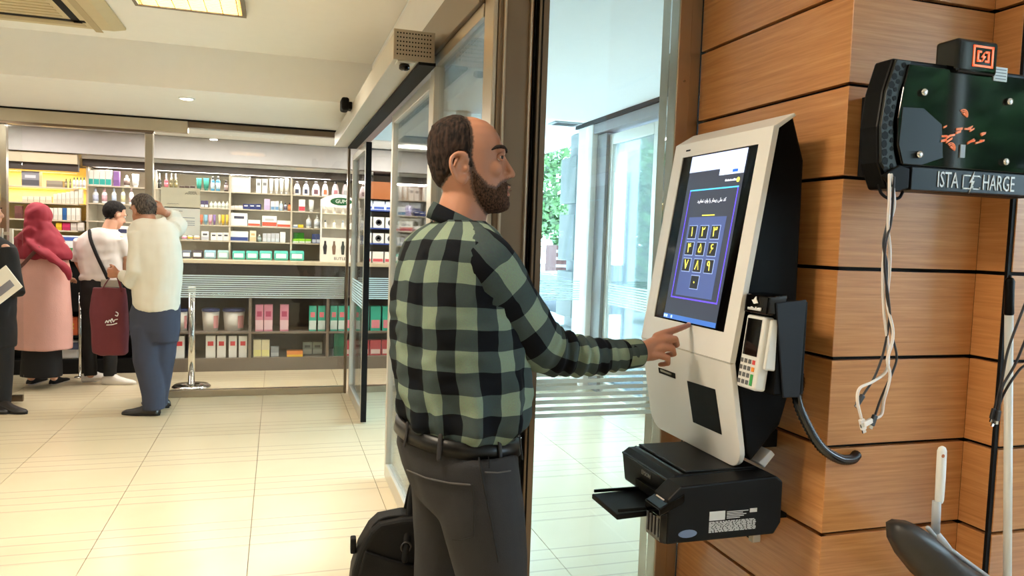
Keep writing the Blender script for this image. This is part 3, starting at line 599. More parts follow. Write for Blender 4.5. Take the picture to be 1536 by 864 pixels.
for a, b in ((261.5, 276.5), (308.5, 323), (325.5, 338.6), (343, 355), (358, 370.5)): prod('box', a, b, 504, zB, W_, W_, 'diaper_pack', 'white pack with red square in the base cabinet', 'pack', 'white and red packs', y=8.32, c3=(226, 70, 80))
for i in range(2): prod('box', 380+i*12.4, 391.8+i*12.4, 510, zB, (226, 214, 176), (236, 226, 150), 'carton', 'pale yellow carton low in the base cabinet', 'carton', 'pale yellow cartons', y=8.32)
prod('box', 406, 418, 520, zB, (140, 146, 150), (170, 176, 180), 'carton', 'small grey carton beside the pale yellow ones', 'carton', y=8.32)
prod('box', 430, 454, 527, zB, (226, 140, 70), (236, 190, 60), 'carton', 'flat orange carton low in the base cabinet', 'carton', y=8.30, depth=.12)
for i in range(2): prod('box', 454+i*15, 468+i*15, 513, zB, (150, 160, 150), (196, 200, 190), 'carton', 'grey green picture carton low in the base cabinet', 'carton', 'picture cartons', y=8.45, c3=(70, 80, 76))
prod('box', 501, 516, 500, zB, (36, 120, 90), (30, 100, 76), 'carton', 'dark green carton low in the base cabinet', 'carton', y=8.34)
# --- display stand on the counter end
yS = 8.36
xa, xb = float(on(481, 340, 1, yS)[0]), float(on(521, 340, 1, yS)[0])+.10; zt = float(on(500, 290, 1, yS)[2]); zm = float(on(500, 311, 1, yS)[2])
t = thing('display_stand', 'white cardboard dental display stand with arched header on the counter', 'display stand', ((xa+xb)/2, yS+.06, 1.158))
arch = [(xa, 1.159), (xb, 1.159), (xb, zm+.03)]+[(xb-(xb-xa)*k/8, zm+.03+(zt-zm-.03)*math.sin(math.pi*(.15+.7*k/8))) for k in range(9)]+[(xa, zm+.03)]
MB().prism(arch, lambda a, b, d_: (a, d_, b), yS+.11, yS+.118).build('back_card', pm((238, 232, 222)), t)
MB().box(xa, xa+.012, yS, yS+.109, 1.159, zm).build('side_card', pm((238, 232, 222)), t); MB().box(xb-.012, xb, yS, yS+.109, 1.159, zm).build('side_card', pm((238, 232, 222)), t)
MB().prism([(xa+.02, zm)]+[(xb-.01, zm)]+[(xb-.01-(xb-xa-.03)*k/8, zm+(zt-zm)*(.35+.6*math.sin(math.pi*(.1+.8*k/8)))) for k in range(9)], lambda a, b, d_: (a, d_, b), yS-.006, yS).build('header_card', pm((240, 236, 228)), t)
MB().box(xa, xb, yS-.003, yS+.0005, 1.159, 1.159+.26).build('poster_card', pm((236, 228, 214)), t)
zs1 = float(on(500, 342, 1, yS)[2]); zs2 = float(on(500, 320, 1, yS)[2])
for z in (zs1, zs2): MB().box(xa+.013, xb-.013, yS, yS+.109, z-.008, z).build('shelf', pm((236, 226, 200)), t)
MB().prism([((xa+xb)/2+.02+.115*math.cos(a), (zm+zt)/2-.01+.042*math.sin(a)) for a in np.linspace(0, 2*math.pi, 20, endpoint=False)], lambda a, b, d_: (a, d_, b), yS-.0085, yS-.0065).build('logo_oval', pm((10, 84, 42)), t)
text('GUM', .056, ((xa+xb)/2+.02, yS-.0092, (zm+zt)/2-.01), (1, 0, 0), (0, 0, 1), pm(W_), 'lettering', t)
text('BUTLER', .045, ((xa+xb)/2+.03, yS-.0045, 1.159+.035), (1, 0, 0), (0, 0, 1), pm((70, 60, 60)), 'lettering', t)
for i, c in enumerate(((40, 36, 44), (120, 90, 70), (60, 66, 60), (150, 130, 120))):
    x = xa+.05+i*(xb-xa-.1)/3
    MB().prism([(x-.014, 1.159+.08), (x+.014, 1.159+.08), (x+.02, 1.159+.17), (x+.012, 1.159+.19), (x+.01, 1.159+.225), (x-.01, 1.159+.225), (x-.012, 1.159+.19), (x-.022, 1.159+.16)], lambda a, b, d_: (a, d_, b), yS-.0045, yS-.0032).build('poster_figure', pm(c), t)
for zz in (zs1, zs2):
    for i in range(4):
        x = xa+.05+i*(xb-xa-.1)/3
        tt = thing('sample_bottle', 'small pale bottle on the %s shelf of the dental display stand' % ('lower' if zz == zs1 else 'upper'), 'bottle', (x, yS+.05, zz), 'samples on the display stand')
        MB().lathe([(.017, 0), (.018, .004), (.018, .05), (.009, .062)], (x, yS+.05, zz+.0005), 12).build('body', pm((226, 222, 214)), tt, True)
        MB().lathe([(.009, .0625), (.009, .08)], (x, yS+.05, zz+.0005), 10).build('cap', pm([(90, 100, 110), (200, 190, 150), (150, 160, 170), (120, 110, 100)][i]), tt, True)
# --- shelf seen through the open sliding door
t = thing('vestibule_side_shelving', 'brown topped shelving seen through the sliding door opening', 'shelving', (1.2, 8.6, 1.16))
MB().box(.86, 1.57, 8.40, 8.895, 1.86, 2.05).build('fascia', mat('brown_fascia', (156, 92, 48), .4, var=.1), t, bevel=.003)
zz = [1.16]+[float(on(570, q, 1, 8.45)[2]) for q in (365, 342, 315)]
for z in zz[1:]: MB().box(.86, 1.57, 8.42, 8.895, z-.014, z).build('shelf', pm((60, 80, 150)), t)
MB().box(.845, .858, 8.40, 8.895, 1.16, 2.05).build('upright', m_shelfback, t)
for lv, (z, c1, c2, c3) in enumerate(((zz[0], W_, (206, 90, 100), None), (zz[1], W_, W_, (80, 80, 84)), (zz[2], W_, W_, (70, 70, 74)), (zz[3], (220, 226, 240), (70, 96, 180), None))):
    for i in range(5):
        x0 = .875+i*.135; 
        tt = thing('carton', ['white and red carton at counter height behind the sliding door opening', 'white carton with grey ring mark on the lower blue shelf edge', 'white carton with grey ring mark on the middle blue shelf edge', 'pale blue and white carton on the upper blue shelf edge'][lv], 'carton', (x0+.06, 8.5, z), 'cartons behind the sliding door opening')
        hh = [.12, .11, .12, .10][lv]
        MB().box(x0, x0+.12, 8.44, 8.56, z+.0005, z+hh).build('carton_body', pm(c1), tt, bevel=.002)
        MB().box(x0+.005, x0+.115, 8.4385, 8.4395, z+.01, z+hh*.35).build('print_panel', pm(c2), tt)
        if c3: MB().lathe([(.035, 0), (.035, .0012), (.02, .0012), (.02, 0)], (x0+.06, 8.4395, z+hh*.5), 16, (0, -1, 0)).build('print_ring', pm(c3), tt)
for i in range(4):
    prod_x = .73+i*.13
    tt = thing('carton', 'teal carton in the base cabinet by the vestibule', 'carton', (prod_x+.05, 8.4, zA), 'teal cartons by the vestibule')
    MB().box(prod_x, prod_x+.11, 8.33, 8.43, zA+.0005, zA+.27).build('carton_body', pm((64, 176, 150)), tt, bevel=.002); MB().box(prod_x+.01, prod_x+.1, 8.3285, 8.3295, zA+.03, zA+.12).build('print_panel', pm((226, 140, 150)), tt)
    tt = thing('carton', 'red and grey carton low in the base cabinet by the vestibule', 'carton', (prod_x+.05, 8.4, zB), 'red cartons by the vestibule')
    MB().box(prod_x, prod_x+.12, 8.33, 8.43, zB+.0005, zB+.17).build('carton_body', pm((196, 70, 80)), tt, bevel=.002); MB().box(prod_x+.01, prod_x+.11, 8.3285, 8.3295, zB+.02, zB+.07).build('print_panel', pm((226, 200, 196)), tt)
# ================================================================== lit cabinet at the far side, serving counter
t = thing('lit_cabinet', 'medicine cabinet with warm lit back behind the woman', 'cabinet', (-2.3, 8.5, 0))
YL = 8.40; m_lit = mat('lit_back', (232, 206, 130), .6)
MB().box(-2.95, -1.88, 8.78, 8.82, 1.14, 2.05).build('back_panel', m_lit, t)
zl = [float(on(80, q, 1, YL)[2]) for q in (345, 329.5, 304, 280.5)]
for z in zl: MB().box(-2.90, -1.885, YL, 8.779, z-.014, z).build('shelf', m_shelfback, t)
MB().box(-2.95, -1.875, YL-.02, YL+.03, 1.985, 2.055).build('dark_fascia', m_dbrown, t); MB().box(-2.95, -1.875, YL-.06, YL+.06, 2.056, 2.15).build('cornice', mat('fascia_beige'), t)
MB().box(-2.99, -2.95, YL, 8.779, 1.14, 1.98).build('upright', m_dbrown, t)
area('cabinet_strip_lamp', (-2.4, 8.6, 1.975), .9, .05, 9, (1, .76, .35)); area('cabinet_strip_lamp', (-2.4, 8.68, zl[3]-.02), .9, .04, 5, (1, .76, .35))
MB().box(-2.86, -1.94, 8.57, 8.63, 1.978, 1.984).build('light_strip', m_white, t)
yq = YL+.02
prod('box', 32, 59, 257, zl[3], (130, 128, 136), (80, 78, 86), 'carton', 'grey picture carton on the warm lit shelf', 'carton', y=yq, c3=(190, 190, 200))
prod('box', 69, 94, 270.5, zl[3], (150, 140, 124), (130, 120, 106), 'carton', 'low grey carton on the warm lit shelf', 'carton', y=yq)
for a, b in ((96.5, 101), (103, 107)): prod('bottle', a, b, 268, zl[3], (110, 100, 80), (160, 150, 120), 'bottle', 'small brown bottle on the warm lit shelf', 'bottle', 'brown bottles', y=yq, c3=(70, 64, 56))
for i in range(4): prod('bottle', 108.5+i*5, 113+i*5, 266, zl[3], (226, 224, 224), (200, 200, 206), 'bottle', 'white bottle with dark teal cap on the warm lit shelf', 'bottle', 'teal capped bottles', y=yq, c3=(20, 70, 90))
for i in range(5): prod('box', 33+i*9, 41.4+i*9, 294.5, zl[2], (214, 206, 186), (196, 186, 164), 'carton', 'low cream medicine carton on the lit cabinet', 'carton', 'low cream medicine cartons', y=yq)
for i in range(7): prod('box', 80+i*6.3, 85.8+i*6.3, [291, 290, 289, 288, 286, 285, 284][i], zl[2], (216, 210, 196), (200, 192, 176), 'carton', 'upright cream medicine carton on the lit cabinet', 'carton', 'upright cream medicine cartons', y=yq)
for i in range(7): prod('box', 74+i*6.6, 80+i*6.6, 312, zl[1], (216, 212, 204) if i != 3 else (40, 90, 150), (200, 196, 186) if i != 3 else (30, 76, 130), 'carton', 'upright pale medicine carton on the third shelf of the lit cabinet' if i != 3 else 'blue medicine carton among pale ones in the lit cabinet', 'carton', 'medicine cartons on the third shelf' if i != 3 else None, y=yq)
for a, b, c, l in ((84, 92.5, (226, 186, 40), 'yellow'), (93.5, 105, (190, 40, 90), 'magenta'), (106, 115, (206, 196, 186), 'beige'), (116, 125, (214, 206, 196), 'cream')): prod('box', a, b, 334, zl[0], c, tuple(int(q*.85) for q in c), 'carton', l+' medicine carton on the lowest lit shelf', 'carton', 'cartons on the lowest lit shelf', y=yq)
prod('box', 22, 33, 309, zl[1], (110, 60, 56), (90, 46, 44), 'binder', 'dark red binder in the lit cabinet beside the woman', 'binder', y=yq)
YC = 8.28
t = thing('service_counter', 'black pharmacy service counter with low open bay', 'counter', (-1.9, 8.2, 0))
MB().box(-2.95, -1.32, YC-.02, YC+.4, 1.10, 1.135).build('countertop', m_black, t, bevel=.003)
MB().box(-2.95, -1.32, YC, YC+.02, .62, 1.099).build('front_panel', m_matte, t); MB().box(-2.95, -1.32, YC, YC+.2, 0, .14).build('plinth', m_matte, t)
MB().box(-2.95, -1.32, YC+.18, YC+.2, .141, 1.099).build('back_panel', m_matte, t); MB().box(-2.95, -1.32, YC+.003, YC+.179, .36, .38).build('shelf', m_matte, t)
for x in (-2.94, -1.77, -1.33): MB().box(x-.01, x+.01, YC+.001, YC+.179, .141, .619).build('divider', m_matte, t)
xo = float(on(104, 485, 1, YC+.03)[0])
t = thing('carton', 'orange carton with yellow flower in the counter bay beside the woman', 'carton', (xo, YC+.08, .38)); MB().box(xo-.07, xo+.07, YC+.03, YC+.13, .3805, .56).build('carton_body', pm((196, 90, 50)), t, bevel=.002)
MB().prism([(xo+.05*math.cos(a)*(1 if k % 2 else .6), .47+.05*math.sin(a)*(1 if k % 2 else .6)) for k, a in enumerate(np.linspace(0, 2*math.pi, 12, endpoint=False))], lambda a, b, d_: (a, d_, b), YC+.0285, YC+.0295).build('print_flower', pm((200, 180, 40)), t)
t = thing('diaper_pack', 'white and grey soft pack in the counter bay below the orange carton', 'pack', (xo, YC+.08, .14)); MB().box(xo-.1, xo+.08, YC+.03, YC+.15, .1405, .33).build('pouch', pm((206, 200, 196)), t, bevel=.02, bseg=3); MB().box(xo-.1, xo+.08, YC+.02, YC+.029, .24, .31).build('print_band', pm((70, 76, 100)), t)
t = thing('display_card', 'white and blue printed counter display between the woman and the young man', 'display card', (-1.9, YC+.1, 1.135))
xa, xb = float(on(86, 365, 1, YC+.05)[0]), float(on(127, 365, 1, YC+.05)[0])
MB().box(xa, xb, YC+.05, YC+.06, 1.1355, 1.36).build('card', pm((226, 236, 240)), t); MB().box(xa+.005, xb-.005, YC+.0485, YC+.0495, 1.31, 1.345).build('print_band', pm((70, 100, 180)), t); MB().box(xb-.14, xb-.05, YC+.0485, YC+.0495, 1.15, 1.24).build('print_patch', pm((60, 150, 80)), t)
for k, (a, b, pt) in enumerate(((176, 192, 338), (193, 214, 338))):
    x0, x1 = float(on(a, 345, 1, YC+.1)[0]), float(on(b, 345, 1, YC+.1)[0])
    t = thing('display_carton', ['white counter carton with dark lettering row, beside the young man', 'white counter carton with dark lettering row, behind the man in cream'][k], 'carton', ((x0+x1)/2, YC+.14, 1.135)); MB().box(x0, x1, YC+.09, YC+.2, 1.1355, 1.47).build('carton_body', pm(W_), t, bevel=.003); MB().box(x0+.01, x1-.01, YC+.0885, YC+.0895, 1.40, 1.44).build('print_band', pm((50, 56, 90)), t)
t = thing('rail_post', 'thin chrome pole between the woman and the young man', 'pole', (-1.78, 8.0, 0))
xp = float(on(120, 500, 1, 8.08)[0]); MB().cyl((xp, 8.08, .012), (xp, 8.08, .80), .012, seg=12).build('pole', m_chrome, t, True); MB().lathe([(.05, 0), (.05, .008), (.014, .012)], (xp, 8.08, 0.0005), 16).build('foot_plate', m_chrome, t, True); MB().ell((xp, 8.08, .81), np.eye(3), (.014, .014, .014)).build('end_knob', m_chrome, t, True)
# ================================================================== queue post and notices
x, y = [float(q) for q in on(287, 581, 2, 0)[:2]]
t = thing('queue_post', 'chrome queue post with round base just behind the pharmacy window', 'queue post', (x, y, 0))
MB().lathe([(.17, .001), (.17, .012), (.15, .028), (.04, .036)], (x, y, 0), 28).build('base', m_chrome, t, True)
MB().lathe([(.03, .037), (.03, .89)], (x, y, 0), 20).build('pole', m_chrome, t, True); MB().lathe([(.034, .8905), (.034, .93), (.026, .94)], (x, y, 0), 20).build('cap', m_alu, t, True)
m_paper = mat('paper', (232, 228, 216), .8, var=.02); m_ink = mat('ink', (60, 58, 60), .8)
def notice(a, b, c, d_, label, lines, m_):
    p0 = on(a, d_, 1, 7.03); p1 = on(b, c, 1, 7.03); x0, x1, z0, z1 = float(p0[0]), float(p1[0]), float(p0[2]), float(p1[2])
    t = thing('notice', label, 'notice', ((x0+x1)/2, 7.03, z0)); MB().box(x0, x1, 7.0325, 7.0337, z0, z1).build('sheet', m_, t)
    return t, x0, x1, z0, z1
t, x0, x1, z0, z1 = notice(241, 300, 283, 311, 'cream paper notice with handwritten line taped to the pharmacy glass', 0, mat('cream_paper', (222, 212, 186), .8))
for k, (fx, fz, l) in enumerate(((.62, .72, .3), (.70, .80, .2), (.16, .2, .3))):
    pts = [(x0+(x1-x0)*(fx+l*q/8), 7.0318, z0+(z1-z0)*(fz+(.035 if q % 2 else -.02)*(1 if k < 2 else .3))) for q in range(9)]
    MB().tube(spline(pts, 3), .002 if k < 2 else .0012, 5).build('handwriting', m_ink, t)
t, x0, x1, z0, z1 = notice(247, 300, 312, 352, 'white printed notice below the cream one on the pharmacy glass', 0, m_paper)
for k, (f0, f1, fz) in enumerate(((.4, .5, .85), (.5, .85, .62), (.12, .85, .5), (.12, .85, .43), (.3, .85, .36))): MB().box(x0+(x1-x0)*f0, x0+(x1-x0)*f1, 7.0316, 7.0323, z0+(z1-z0)*fz, z0+(z1-z0)*fz+.005).build('print_line', mat('grey_ink', (130, 130, 140), .8), t)
# ================================================================== outside: pavement, street, trees, cars, far wall
m_pave = mat('pavement', (120, 130, 140), .85, var=.08); m_road = mat('asphalt', (96, 104, 112), .9, var=.1)
struct(MB().box(3.3, 6.0, -6, 24, -.9, -.15).build('pavement', m_pave), 'pale pavement outside the street door')
struct(MB().prism([(6.01, -30), (60, -30), (60, 70), (-30, 70), (-30, 24.5), (6.01, 24.5)], lambda a, b, d: (a, b, d), -1.1, -.82).build('road', m_road), 'grey street outside')
m_bark = mat('bark', (96, 84, 68), .9, bump=.4, bs=30)
def leaf_mat(name, rgb):
    m, nt, b = new_mat(name); N = nt.nodes; L = nt.links; oi = N.new('ShaderNodeNewGeometry'); cr = N.new('ShaderNodeValToRGB')
    L.new(oi.outputs['Random Per Island'], cr.inputs[0]); e = cr.color_ramp.elements
    e[0].color = srgb(*[int(q*.62) for q in rgb]); e[1].color = srgb(*[min(255, int(q*1.25)) for q in rgb])
    L.new(cr.outputs[0], b.inputs['Base Color']); b.inputs['Roughness'].default_value = .5
    tl = N.new('ShaderNodeBsdfTranslucent'); L.new(cr.outputs[0], tl.inputs[0]); mx = N.new('ShaderNodeMixShader'); mx.inputs[0].default_value = .4
    L.new(b.outputs[0], mx.inputs[1]); L.new(tl.outputs[0], mx.inputs[2]); L.new(mx.outputs[0], N['Material Output'].inputs[0]); return m
m_leaf = [leaf_mat('plane_leaf', (98, 132, 86)), leaf_mat('plane_leaf_dark', (74, 108, 66))]
def tree(x, y, z0, h, r, n, label, k=0, ls=.22, seed=1, low=.3):
    R = random.Random(seed); t = thing('street_tree', label, 'tree', (x, y, z0), 'street trees')
    pts = [(x, y, z0), (x+.1, y, z0+h*.2), (x-.1, y+.1, z0+h*.45), (x, y, z0+h*.8)]; MB().tube(spline(pts, 4), interp_rad([.24, .2, .15, .05], 4), 10).build('trunk', m_bark, t, True)
    for q in range(6):
        a = q*1.05+seed; b = (x+math.cos(a)*r*.7, y+math.sin(a)*r*.7, z0+h*(.55+.05*q)); s = (x, y, z0+h*(.28+.06*q))
        MB().tube(spline([s, ((s[0]+b[0])/2, (s[1]+b[1])/2, (s[2]+b[2])/2+.15), b], 4), interp_rad([.09, .06, .02], 4), 7).build('branch', m_bark, t, True)
    cl = [(x+R.uniform(-1, 1)*r*.75, y+R.uniform(-1, 1)*r*.75, z0+h*R.uniform(low, .95), R.uniform(.25, .5)*r) for _ in range(26)]
    V = []; F_ = []
    for i in range(n):
        cx, cy, cz, cr = cl[R.randrange(len(cl))]
        d = Vector((R.gauss(0, 1), R.gauss(0, 1), R.gauss(0, .8))).normalized()*cr*(R.random()**.4)
        c = Vector((cx, cy, cz))+d; u = Vector((R.gauss(0, 1), R.gauss(0, 1), R.gauss(0, .5))).normalized(); v = u.cross(Vector((R.gauss(0, 1), R.gauss(0, 1), R.gauss(0, 1)))).normalized()
        s = ls*R.uniform(.6, 1.2); b0 = len(V)
        V += [tuple(c-u*s*.5), tuple(c-v*s*.38-u*s*.05), tuple(c+u*s*.6), tuple(c+v*s*.38-u*s*.05)]; F_.append((b0, b0+1, b0+2, b0+3))
    m = MB(); m.v, m.f = V, F_; m.build('foliage', m_leaf[k], t)['kind'] = 'stuff'
def at(px, t): p = cp(px, 400, t); return float(p[0]), float(p[1])
tree(*at(775, 15.5), -.82, 7.5, 2.3, 24000, 'leafy plane tree beyond the white column on the street', 0, .125, 3, .40)
tree(*at(1000, 11.), -.82, 6.5, 1.5, 12000, 'leafy plane tree seen through the street door glass', 0, .12, 5, .28)
tree(*at(925, 34), -.82, 10, 2.2, 9000, 'tall plane tree across the street behind the added pale post', 1, .26, 31, .1)
tree(*at(870, 47), -.82, 10, 2.2, 6000, 'far plane tree down the street behind the pilaster', 1, .34, 33, .05)
tree(*at(985, 50), -.82, 10, 2.2, 6000, 'far plane tree down the street behind the taxi', 1, .34, 35, .05)
tree(*at(790, 38), -.82, 10, 2.2, 6000, 'tall plane tree across the street behind the first one', 1, .36, 8, .25)
tree(*at(1085, 36), -.82, 10, 2.2, 5000, 'tall plane tree across the street behind the yellow taxi', 1, .36, 11, .25)
tree(*at(1130, 22), -.82, 8., 1.8, 4000, 'tall plane tree across the street toward the timber wall side', 1, .3, 15, .25)
tree(9.5, 1.6, -.82, 7, 2.0, 6000, 'leafy street tree opposite the hall window', 1, .26, 21, .2)
tree(7.4, -3.9, -.82, 6.5, 2.3, 9000, 'leafy street tree beside the one opposite the hall window', 1, .26, 25, .2)
m_tyre = mat('tyre', (26, 26, 28), .8); m_cglass = mat('car_glass', (70, 96, 110), .1, coat=.3)
def car(x, y, z, heading, paint, label, taxi=False):
    t = thing('car', label, 'car', (x, y, z)); f = np.array([math.cos(heading), math.sin(heading), 0]); s = np.array([-f[1], f[0], 0]); o = np.array([x, y, z]); up = np.array([0, 0, 1])
    P = lambda a, b, c: o+f*a+s*b+up*c
    prof = [(-2.1, .35), (-2.15, .75), (-1.95, .92), (-1.0, .98), (1.0, .95), (1.9, .82), (2.1, .62), (2.1, .32)]
    MB().prism(prof, lambda a, b, d_: P(a, d_, b), -.82, .82).build('body', paint, t, bevel=.06, bseg=3)
    cab = [(-1.85, .96), (-1.25, 1.40), (.1, 1.44), (.95, .96)]
    mb = MB(); mb.rings([[P(a, -.74, b) for a, b in cab], [P(a*.94-.02, -.60, b) for a, b in cab], [P(a*.94-.02, .60, b) for a, b in cab], [P(a, .74, b) for a, b in cab]]); mb.build('cabin', m_cglass, t, bevel=.02)
    MB().prism([(-1.32, 1.385), (-1.22, 1.44), (.06, 1.47), (.2, 1.42)], lambda a, b, d_: P(a, d_, b), -.63, .63).build('roof', paint, t, bevel=.02)
    for a, c in ((-1.9, -1.25), (-.55, -.5), (.95, .12)):
        for b in (-.68, .68): MB().tube([P(a, b*1.06, .97), P(c, b*.95, 1.41)], .035, 6).build('pillar', paint, t)
    for a in (-1.35, 1.3):
        for b in (-.8, .8): MB().cyl(P(a, b-.1, .32), P(a, b+.1, .32), .32, seg=20).build('wheel', m_tyre, t, bevel=.02)
    for b in (-.62, .62): MB().obox(P(-2.12, b, .78), f, s, up, .04, .14, .08).build('tail_lamp', pm((190, 50, 50)), t); MB().obox(P(2.07, b, .66), f, s, up, .05, .15, .06).build('headlamp', pm((226, 230, 234)), t)
    for b in (-.92, .92): MB().ell(P(.75, b, 1.0), (f, s, up), (.08, .1, .07), 10, 6).build('mirror', paint, t, True)
    return t
q = cp(822, 398, 20); car(float(q[0]), float(q[1]), -.82, 2.3, mat('silver_paint', (92, 98, 104), .25, metal=.3), 'silver white car parked on the street beyond the white column')
q = cp(962, 405, 22); car(float(q[0]), float(q[1]), -.82, 2.6, mat('taxi_paint', (130, 100, 10), .3), 'yellow taxi on the street seen through the door glass')
fw = thing('brick_kiosk', 'red and white striped brick kiosk on the street', 'kiosk', (7.5, 25, -.82))
q = cp(846, 385, 28); kx, ky = float(q[0]), float(q[1])
MB().box(kx-.3, kx+.3, ky, ky+1.2, -.82, 1.3).build('body', mat('brick_red', (76, 44, 40), .8), fw)
for i in range(7): MB().box(kx-.31, kx+.31, ky-.03, ky-.001, -.6+i*.27, -.49+i*.27).build('white_band', pm((130, 126, 122)), fw)
q = cp(939, 300, 8.6); struct(MB().box(float(q[0])-.10, float(q[0])+.10, float(q[1])-.1, float(q[1])+.1, -.15, 2.655).build('trim_14', mat('pale_reflection', (190, 200, 204), .8), bevel=.008), 'added pale post standing in for the whitish reflection in the street door')  # added post, its pale colour stands for a reflection in the door glass
# ================================================================== self service kiosk on the timber wall
m_kw = mat('kiosk_white', (226, 223, 217), .32, var=.015); m_kb = mat('kiosk_black', (3, 3, 4), .5, var=.1, spec=.12)
ks = thing('self_service_kiosk', 'white fronted black self service kiosk with lit touch screen', 'kiosk', (1.25, 1.9, .88))
Y0, Y1 = 1.66, 2.155
A_ = (1.206, 1.782); B_ = (1.113, 1.172); C_ = (1.166, .885)     # front line: top, bend, bottom (x, z)
ux = np.array([A_[0]-B_[0], 0, A_[1]-B_[1]]); UL = np.linalg.norm(ux); ux /= UL; nn = np.array([-ux[2], 0, ux[0]])   # nn points out of the screen
lx = np.array([C_[0]-B_[0], 0, C_[1]-B_[1]]); LL = np.linalg.norm(lx); lx /= LL; ln = np.array([lx[2], 0, -lx[0]])
if ln[0] > 0: ln = -ln
def SCR(s, y, d=0.): return np.array([B_[0], 0, B_[1]])+ux*s+np.array([0, y, 0])+nn*d     # point on the upper front
def LOW(s, y, d=0.): return np.array([B_[0], 0, B_[1]])+lx*s+np.array([0, y, 0])+ln*d     # point on the lower front
body = [(1.216, 1.775), (1.272, 1.812), (1.312, 1.70), (1.318, 1.12), (1.285, 1.0), (1.20, .905), (1.185, .93), (1.135, 1.172)]
MB().prism(body, lambda a, b, d: (a, d, b), Y0+.012, Y1-.012).build('housing', m_kb, ks, bevel=.006)
# white front: upper frame around the screen, lip, lower shield with rounded corners
sy0, sy1, ss0, ss1 = 1.712, 2.10, .073, .575
mb = MB(); th = .016
def plate(mb, fn, s0, s1, y0, y1): mb.add([fn(s, y, d) for d in (0, -th) for s, y in ((s0, y0), (s1, y0), (s1, y1), (s0, y1))], [(0, 1, 2, 3), (7, 6, 5, 4), (0, 4, 5, 1), (1, 5, 6, 2), (2, 6, 7, 3), (3, 7, 4, 0)])
plate(mb, SCR, 0, ss0, Y0, Y1); plate(mb, SCR, ss1, UL, Y0, Y1); plate(mb, SCR, ss0, ss1, Y0, sy0); plate(mb, SCR, ss0, ss1, sy1, Y1)
mb.build('front_frame', m_kw, ks)
MB().prism([(A_[0], A_[1]), (1.266, 1.819), (1.272, 1.812), (A_[0]+.012, A_[1]-.008)], lambda a, b, d: (a, d, b), Y0, Y1).build('top_lip', m_kw, ks, bevel=.002)
r = .055
out = [(0.004, Y0), (0.004, Y1)]+[(LL-r+r*math.sin(a), Y1-r+r*math.cos(a)) for a in np.linspace(0, math.pi/2, 7)]+[(LL-r+r*math.cos(a), Y0+r-r*math.sin(a)) for a in np.linspace(0, math.pi/2, 7)]
out = out[::-1]
low = MB().prism(out, lambda a, b, d: LOW(a, b, d), 0, -th).build('front_shield', m_kw, ks, bevel=.002)
def lp(x, y):   # pixel -> (s, y) on the lower front plane
    d = ray(x, y); o = np.array([B_[0], 0, B_[1]]); t_ = np.dot(ln, o-CC)/np.dot(ln, d); p = CC+t_*d; return float(np.dot(p-o, lx)), float(p[1])
h = [lp(1031, 571), lp(1073, 584), lp(1083, 652), lp(1040, 633)]
mb = MB(); mb.prism(h, lambda a, b, d: LOW(a, b, d), .0012, .0003); mb.build('receipt_opening', m_matte, ks)
h2 = [lp(988, 551), lp(1013, 560), lp(1013.5, 568), lp(989, 559)]
MB().prism(h2, lambda a, b, d: LOW(a, b, d), .0015, .0003).build('card_slot', m_matte, ks)
h3 = [lp(992, 553.5), lp(1008, 559.5), lp(1008.5, 562.5), lp(992.5, 556.5)]
MB().prism(h3, lambda a, b, d: LOW(a, b, d), .004, .0016).build('slot_lip', m_steel, ks)
plate_ = MB(); plate_.prism([(.001, Y0), (.001, Y1), (.003, Y1), (.003, Y0)], lambda a, b, d: LOW(a, b, d), .0003, -.004); plate_.build('fold_seam', mat('seam_grey', (196, 192, 182), .6), ks)
# screen: recessed black bezel, lit panel, interface elements as thin lit layers
def rect(name, y0, y1, s0, s1, d, m_, parent): return MB().prism([(s0, y0), (s0, y1), (s1, y1), (s1, y0)], lambda a, b, q: SCR(a, b, q), d, d-.0006).build(name, m_, parent)
bez = rect('screen_bezel', sy0, sy1, ss0, ss1, -.003, m_gloss, ks)
def em(name, rgb=(226, 230, 240), e=1.): return mat(name, rgb, .35, emit=e, var=0.)
m_ui = em('ui_slate', (60, 66, 82), .6)
u0, u1 = 1.757, 2.042
rect('screen_panel', u0, u1, .078, .571, -.0018, m_ui, ks)
rect('browser_bar', u0, u1, .522, .571, -.0010, em('ui_pale', (190, 200, 232), .9), ks)
rect('popup_window', u0, 1.875, .503, .565, -.0004, em('ui_white', (206, 220, 246), .95), ks)
rect('popup_button', 1.785, 1.81, .508, .516, .0003, em('ui_blue', (40, 100, 210), .9), ks)
rect('task_bar', u0, u1, .078, .092, -.0010, em('ui_taskbar', (60, 104, 180), .9), ks)
for y in (2.03, 2.018, 1.99): rect('task_icon', y, y+.008, .081, .089, -.0003, em('ui_icon', (190, 220, 246), 1.), ks)
def frame(y0, y1, s0, s1, w_, d, m1, m2, nm):
    rect(nm, y0, y1, s1-w_, s1, d, m1, ks); rect(nm, y0, y1, s0, s0+w_, d, m2, ks); rect(nm, y0, y0+w_, s0+w_, s1-w_, d, m2, ks); rect(nm, y1-w_, y1, s0+w_, s1-w_, d, m2, ks)
frame(1.768, 2.018, .142, .468, .004, -.0006, em('ui_cyan', (80, 190, 236), 1.), em('ui_violet', (96, 74, 226), 1.), 'panel_border')
rect('keypad_panel', 1.80, 1.995, .152, .385, -.0010, em('ui_indigo', (74, 90, 146), .7), ks)
m_yel = em('ui_yellow', (236, 226, 90), 1.1); m_key = em('ui_key', (46, 50, 58), .5); m_kb2 = em('ui_key_edge', (150, 170, 210), .9)
digs = ['۱۲۳', '۴۵۶', '۷۸۹', ' ۰ ']
